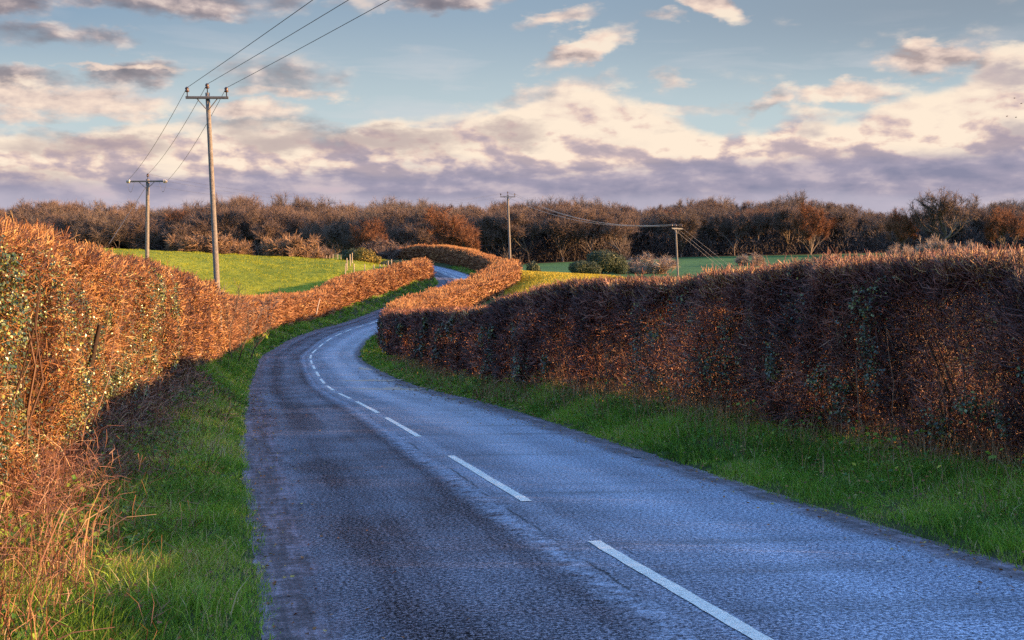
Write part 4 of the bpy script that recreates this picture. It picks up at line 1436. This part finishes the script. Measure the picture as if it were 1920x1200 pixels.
def leafy_bush(name, px, Yb, lobes, mat, label, n=5200, size=.22):
    """lobes in metres about the base: (x, y, z, rx, rz)"""
    p = at(px, 490, Yb)
    gz = float(ground_z(p[0:1], p[1:2])[0])
    o = thing(name, (p[0], p[1], gz), label, 'bush')
    g = Geo()
    tot = sum(l[3] ** 2 for l in lobes)
    for (lx, ly, lz, rx, rz) in lobes:
        k = int(n * rx * rx / tot)
        d = rand_dir(k)
        lump = .80 + .38 * vnoise(np.arctan2(d[:, 1], d[:, 0]) * 2.2 + lx * 3, d[:, 2] * 3.0 + ly, 141, 1.3)
        rad = (1 - rng.exponential(.10, k)) * lump
        P = d * rad[:, None] * np.array([rx, rx, rz]) + np.array([lx, ly, lz])
        P[:, 2] = np.maximum(P[:, 2], .02)
        nrm = unit(d + rand_dir(k) * .8)
        L = unit(np.cross(nrm, rand_dir(k)))
        s = size * rng.uniform(.6, 1.4, k)
        leaves(g, P, L * s[:, None], np.cross(nrm, L) * (s * .45)[:, None], np.clip(rng.normal(.45, .25, k) + .2 * d[:, 2] * 0, 0, 1))
    g.build('foliage', M[mat], o)
    g2 = Geo()
    k = 9
    P0 = rng.normal(0, .35, (k, 3)) * np.array([1, 1, 0])
    tgt = np.array([lobes[i % len(lobes)][:3] for i in range(k)]) + rng.normal(0, .3, (k, 3))
    tubes(g2, np.stack([P0 - [0, 0, .2], (P0 + tgt) / 2 + rng.normal(0, .1, (k, 3)), tgt], 1), np.tile([.10, .07, .04], (k, 1)), rng.random(k), sides=6)
    g2.build('stems', M['bark'], o)
    return o


leafy_bush('evergreen_bush', 1133, 196, [(0, 0, 1.9, 2.3, 1.7), (1.6, .3, 1.6, 1.9, 1.6), (-1.2, .4, 2.2, 1.6, 1.4), (2.6, -.3, .9, 1.2, 1.1)], 'ever', 'tall lumpy dark evergreen bush on the green slope', 15000, .14)
leafy_bush('evergreen_bush', 1096, 190, [(-.6, 0, .9, 1.7, 1.15), (1.0, .1, .8, 1.6, 1.1)], 'ever', 'low rounded dark evergreen bush just before the taller lumpy one', 10000, .13)
leafy_bush('evergreen_bush', 999, 186, [(0, 0, .75, .95, 1.0), (.3, .1, .4, .9, .7)], 'ever', 'small dark cone of evergreen beside the end of the orange hedge', 2200, .16)
leafy_bush('ivy_bush', 662, 172, [(0, 0, .9, 1.5, 1.0), (.9, .2, .7, 1.2, .9)], 'ever', 'dark ivy covered bush just behind the fence corner', 6500, .14)
leafy_bush('olive_bush', 686, 170, [(0, 0, .9, 1.6, 1.1), (-.5, 0, 1.6, .8, .7), (.9, .2, .6, 1.1, .7)], 'olive', 'olive yellow bush sprouting behind the fence posts', 3600, .16)
leafy_bush('low_bush', 745, 176, [(0, 0, .3, 2.0, .75), (1.8, .6, .2, 1.6, .6), (-1.6, -.3, .3, 1.4, .6)], 'ever', 'low dark bush between the fence and the farthest bend', 3800, .18)

# bare sapling beside the nearest pole
sap = tree_proto('sapling', 'crown_grey', 401, 3.4, .3, .5, 5, 4, 500, .35, .008, .025, up=.45, trunk='stems', shrub=True, dome=(0, 0, 0))
place(sap, -12.5, 57.5, 3.6, 'thin bare sapling growing beside the nearest pole', rot=1.0, z=-2.6)

# ------------------------------------------------------------------ fence at the meadow corner
fposts = [(647, 497, 150), (651, 495, 153), (657, 494, 156), (660, 494, 158), (664, 497, 150.5), (684, 497, 151), (701, 497, 151.5), (712, 496, 153), (720, 496, 154), (728, 491, 158), (734, 490, 160)]
o = None
p0 = at(647, 497, 150)
gz0 = float(ground_z(p0[0:1], p0[1:2])[0])
o = thing('wire_fence', (p0[0], p0[1], gz0), 'wire fence on pale wooden posts at the corner of the meadow', 'fence')
tpos = []
for i, (px, py, Yf) in enumerate(fposts):
    p = at(px, py, Yf)
    gz = float(ground_z(p[0:1], p[1:2])[0])
    g = Geo()
    hgt = 1.5 + .15 * rng.random()
    tl_ = rng.normal(0, .03, 2)
    base = np.array([p[0] - p0[0], p[1] - p0[1], gz - gz0])
    tubes(g, np.array([[base - [0, 0, .3], base + [tl_[0] * hgt, tl_[1] * hgt, hgt]]]), np.array([[.075, .065]]), .5, 8, True)
    g.build('post', M['post'], o, smooth=False)
    tpos.append(base)
g = Geo()
order = [3, 2, 1, 0, 4, 5, 6, 7, 8, 9, 10]
for hz in (.4, .75, 1.1):
    for a, b_ in zip(order[:-1], order[1:]):
        if np.linalg.norm(tpos[a] - tpos[b_]) < 9:
            tubes(g, np.array([[tpos[a] + [0, 0, hz], tpos[b_] + [0, 0, hz]]]), np.array([[.008, .008]]), .5, 3)
g.build('wire', M['wire'], o)
SG = 'stakes along the meadow crest'
for px, py, Yf in ((612, 493, 186), (618, 492, 186), (624, 491, 186), (633, 490, 184), (639, 490, 184)):
    p = at(px, py, Yf)
    gz = float(ground_z(p[0:1], p[1:2])[0])
    g = Geo()
    g_h = .9 + .3 * rng.random()
    tubes(g, np.array([[[p[0], p[1], gz - .2], [p[0] + .03, p[1], gz + g_h]]]), np.array([[.07, .05]]), .5, 7, True)
    tag(g.build('stake', M['post'], origin=(p[0], p[1], gz)), 'thin dark stake in the loose row beyond the fence corner', 'stake', SG)

# pale stake leaning on the far left hedge; marker post on the far verge
p = at(593, 590, 110)
g = Geo()
tubes(g, np.array([[at(593, 590, 108.3), at(596, 575, 108.6), at(600, 560, 108.9)]]), np.array([[.05, .045, .04]]), .5, 7, True)
tag(g.build('stake', M['post'], origin=tuple(at(593, 590, 108.3))), 'pale wooden stake leaning against the clipped orange hedge', 'stake')
b0 = at(798, 553, 141)
la = float(lat_of(b0[0], b0[1]))
g = Geo()
bz = float(verge_z(141, -1, max(0.3, -la - HW)))
tubes(g, np.array([[[b0[0], b0[1], bz - .1], [b0[0], b0[1], bz + .7]]]), np.array([[.05, .045]]), .5, 7, True)
tag(g.build('marker_post', M['post'], origin=(b0[0], b0[1], bz)), 'short pale marker post on the verge by the upper road', 'post')

# small white scrap on the right lane
p = at(1646, 1050, 10.05)
g = Geo()
la = float(lat_of(p[0], p[1]))
z0 = float(road_z(p[1], la))
an = np.linspace(0, 2 * np.pi, 9, endpoint=False)
ring = np.stack([p[0] + np.cos(an) * .055 * (1 + .3 * np.sin(3 * an)), p[1] + np.sin(an) * .04, z0 + .012 + .012 * np.sin(2 * an)], 1)
V = np.concatenate([[[p[0], p[1], z0 + .03]], ring, ring - [0, 0, .01]])
i = np.arange(9)
g.add(V, np.stack([1 + i, 10 + i, 10 + (i + 1) % 9, 1 + (i + 1) % 9], -1), np.stack([0 * i, 1 + i, 1 + (i + 1) % 9], -1))
tag(g.build('litter_scrap', M['scrap'], origin=(p[0], p[1], z0)), 'small white scrap of litter lying on the right lane', 'litter')


# ------------------------------------------------------------------ poles and wires
def pole(top, base, r_top, r_base, arm_dir, arm_w, label, arm_drop, kind, arm_tilt=0.0, heavy=1.0):
    """returns attachment points of the three conductors"""
    top, base = np.array(top, float), np.array(base, float)
    o = thing('utility_pole', tuple(base), label, 'utility pole')
    loc = lambda p: np.asarray(p) - base
    g = Geo()
    K = 8
    f = np.linspace(0, 1, K)
    pts = base[None] + (top - base)[None] * f[:, None]
    rad = r_base + (r_top - r_base) * f
    tubes(g, loc(pts)[None], rad[None], .5, 12, True)
    g.build('post', M['pole'], o, smooth=True)
    ad = np.array([math.cos(arm_dir), math.sin(arm_dir), arm_tilt])
    ad = ad / np.linalg.norm(ad)
    ax = (top - base) / np.linalg.norm(top - base)
    fw = np.cross(ax, ad)
    ac = top - ax * arm_drop + fw * -(r_top + .05)
    g = Geo()
    box(g, loc(ac), ad * arm_w / 2, fw * .05 * heavy, ax * .055 * heavy)
    g.build('crossarm', M['steel'], o)
    for s in (-1, 1):
        g = Geo()
        p1 = ac + ad * s * arm_w * .26
        p2 = top - ax * (arm_drop + .55) - fw * (r_top + .02)
        tubes(g, loc(np.array([p1, p2]))[None], np.array([[.02, .02]]), .5, 6, True)
        g.build('brace', M['steel'], o)
    out = []
    pin = [(.0, 0), (.018, .001), (.018, .16), (.045, .16), (.085, .18), (.075, .23), (.05, .25), (.075, .28), (.06, .33), (.03, .36), (.0, .37)]
    for s in (-1, 0, 1):
        g = Geo()
        if s == 0:
            b0 = top.copy()
            lathe(g, [(r_ * 1.15, h_ * 1.1) for r_, h_ in pin], loc(b0), ax, 10)
            out.append(b0 + ax * .36)
        elif kind == 'pin':
            b0 = ac + ad * s * (arm_w / 2 - .07) + ax * .05
            lathe(g, [(r_ * 1.15, h_ * 1.1) for r_, h_ in pin], loc(b0), ax, 10)
            out.append(b0 + ax * .36)
        else:
            b0 = ac + ad * s * (arm_w / 2)
            prof = [(.0, 0), (.02, .01), (.02, .05), (.13, .08), (.14, .11), (.05, .14), (.12, .19), (.13, .22), (.05, .25), (.10, .30), (.02, .33), (.0, .34)]
            lathe(g, prof, loc(b0), ad * s, 12)
            out.append(b0 + ad * s * .30)
        ins = g.build('insulator', M['glass_ins'] if (kind == 'strain' and s) else M['ceramic'], o, smooth=True)
        if kind == 'strain' and s:
            g = Geo()
            tt_ = np.linspace(0, 1, 9)
            a_, b_ = out[-1], ac + ad * s * (arm_w / 2 - .25)
            loop = a_[None] * (1 - tt_)[:, None] + b_[None] * tt_[:, None] - ax[None] * (np.sin(tt_ * np.pi) * .75)[:, None]
            tubes(g, loc(loop)[None], np.full((1, 9), .018), .5, 5)
            g.build('jumper', M['wire'], ins)
    return out


def span(a, b, sag, r, label, group, mat='wire', ext=None):
    a, b = np.asarray(a, float), np.asarray(b, float)
    t_ = np.linspace(0, 1, 41)
    P = a[None] + (b - a)[None] * t_[:, None]
    P[:, 2] -= sag * 4 * t_ * (1 - t_)
    g = Geo()
    tubes(g, P[None], np.full((1, 41), r), .5, 6)
    return tag(g.build('overhead_wire', M[mat], origin=tuple(a), smooth=True), label, 'wire', group)


Y1 = 54.3
t1 = at(389, 174, Y1)
b1 = at(409, 575, Y1)
b1 = b1 + (b1 - t1) * .13
P1 = pole(t1, b1, .092, .135, R(2), 1.78, 'tallest nearest wooden pole at the end of the sunlit hedge', .22, 'pin')
Y2 = 90.0
t2 = at(277, 336, Y2)
b2 = at(275, 486, Y2)
b2 = np.array([b2[0] - .05, Y2, float(ground_z(b2[0:1], b2[1:2])[0]) - .3])
P2 = pole(t2, b2, .12, .155, R(-6), 2.3, 'wooden pole with pale end insulators standing in the meadow crest', .16, 'strain')
Y3 = 166.0
t3 = at(952, 365, Y3)
b3 = at(957, 488, Y3)
b3 = np.array([b3[0], Y3 + .6, b3[2] - .9])
P3 = pole(t3, b3, .12, .17, R(0), 1.95, 'slim wooden pole beside the orange hedge at the far bend', .28, 'pin')
Y4 = 132.0
t4 = at(1267, 427, Y4)
b4 = at(1272, 490, Y4)
b4 = np.array([b4[0] + .1, Y4, float(ground_z(b4[0:1], b4[1:2])[0]) - .2])
P4 = pole(t4, b4, .085, .115, R(55), 2.3, 'short pole beyond the dark hedge with its crossarm seen end on', .1, 'pin', heavy=1.2)

# wires from the nearest pole over the road to a pole behind the photographer
w3 = [(568, 0), (632, 0), (706, 0)]
nm = ['leftmost', 'middle', 'rightmost']
for i in range(3):
    q = at(w3[i][0], w3[i][1], 35.0)
    e = P1[i] + (q - P1[i]) * (75.0 / 18.0)
    span(P1[i], e, .25, .011, '%s of three dark wires climbing from the nearest pole to the top of the sky' % nm[i], 'wires overhead from the nearest pole')
for i in range(3):
    span(P1[i], P2[i], .35, .0105, '%s of three dark wires between the nearest pole and the meadow pole' % nm[i], 'wires between the first two poles')
nm2 = ['lowest', 'middle', 'topmost']
for i in range(3):
    span(P2[i], P3[i], 1.7, .0055, '%s of three faint wires crossing the wood behind the nearest pole' % nm2[i], 'wires between the meadow pole and the slim pole')
for i in range(3):
    span(P3[i], P4[2 - i] if False else P4[i], 1.5, .018, '%s of three bright wires sagging from the slim pole to the short pole' % nm2[i], 'wires between the slim pole and the short pole', 'wire_bright')
for i, (px, py) in enumerate(((1340, 492), (1352, 494), (1362, 492))):
    e = at(px, py, Y4 - 2)
    span(P4[i] - [0, 0, .3], e + (e - P4[i]) * .35, 0, .010, '%s of three pale stay wires slanting down from the short pole' % ['nearest', 'middle', 'farthest'][i], 'stay wires of the short pole', 'wire_bright')
e = at(232, 415, Y2 - 6)
sv_ = t2 - np.array([0, 0, .35])
span(sv_, e + (e - sv_) * .55, .0, .018, 'single dark stay wire slanting down from the meadow pole', None)

# ------------------------------------------------------------------ birds
for i, (px, py, rz) in enumerate(((1915, 194, .5), (1888, 218, 0.2), (1905, 220, .6), (1902, 184, 0.0))):
    p = at(px, py, 260)
    g = Geo()
    lathe(g, [(.0, -.3), (.05, -.26), (.13, -.05), (.12, .12), (.07, .24), (.06, .30), (.0, .38)], (0, 0, 0), (math.cos(rz), .2, math.sin(rz) * .5), 8)
    bd = g.build('bird', M['bird'], origin=None, smooth=True)
    bd.location = tuple(p)
    bd.scale = (.6, .6, .6)
    g = Geo()
    for s in (-1, 1):
        V = []
        for k, (yy_, cc, zz_) in enumerate(((.08, .16, .02), (.35, .15, .14), (.65, .05, .06))):
            V += [[cc, s * yy_, zz_], [-cc, s * yy_, zz_], [0, s * yy_, zz_ + .025], [0, s * yy_, zz_ - .02]]
        q = []
        for k in range(2):
            for a_, b_ in ((0, 2), (2, 1), (1, 3), (3, 0)):
                q.append((k * 4 + a_, k * 4 + b_, k * 4 + 4 + b_, k * 4 + 4 + a_))
        g.add(V, q, None)
    wg = g.build('wing_pair', M['bird'], bd)
    tag(bd, ['dark bird flying nearest the picture edge above the cloud', 'small dark bird lowest and apart from the others', 'dark bird gliding below the topmost one', 'faint topmost bird of the small flock'][i], 'bird', 'birds in the sky')
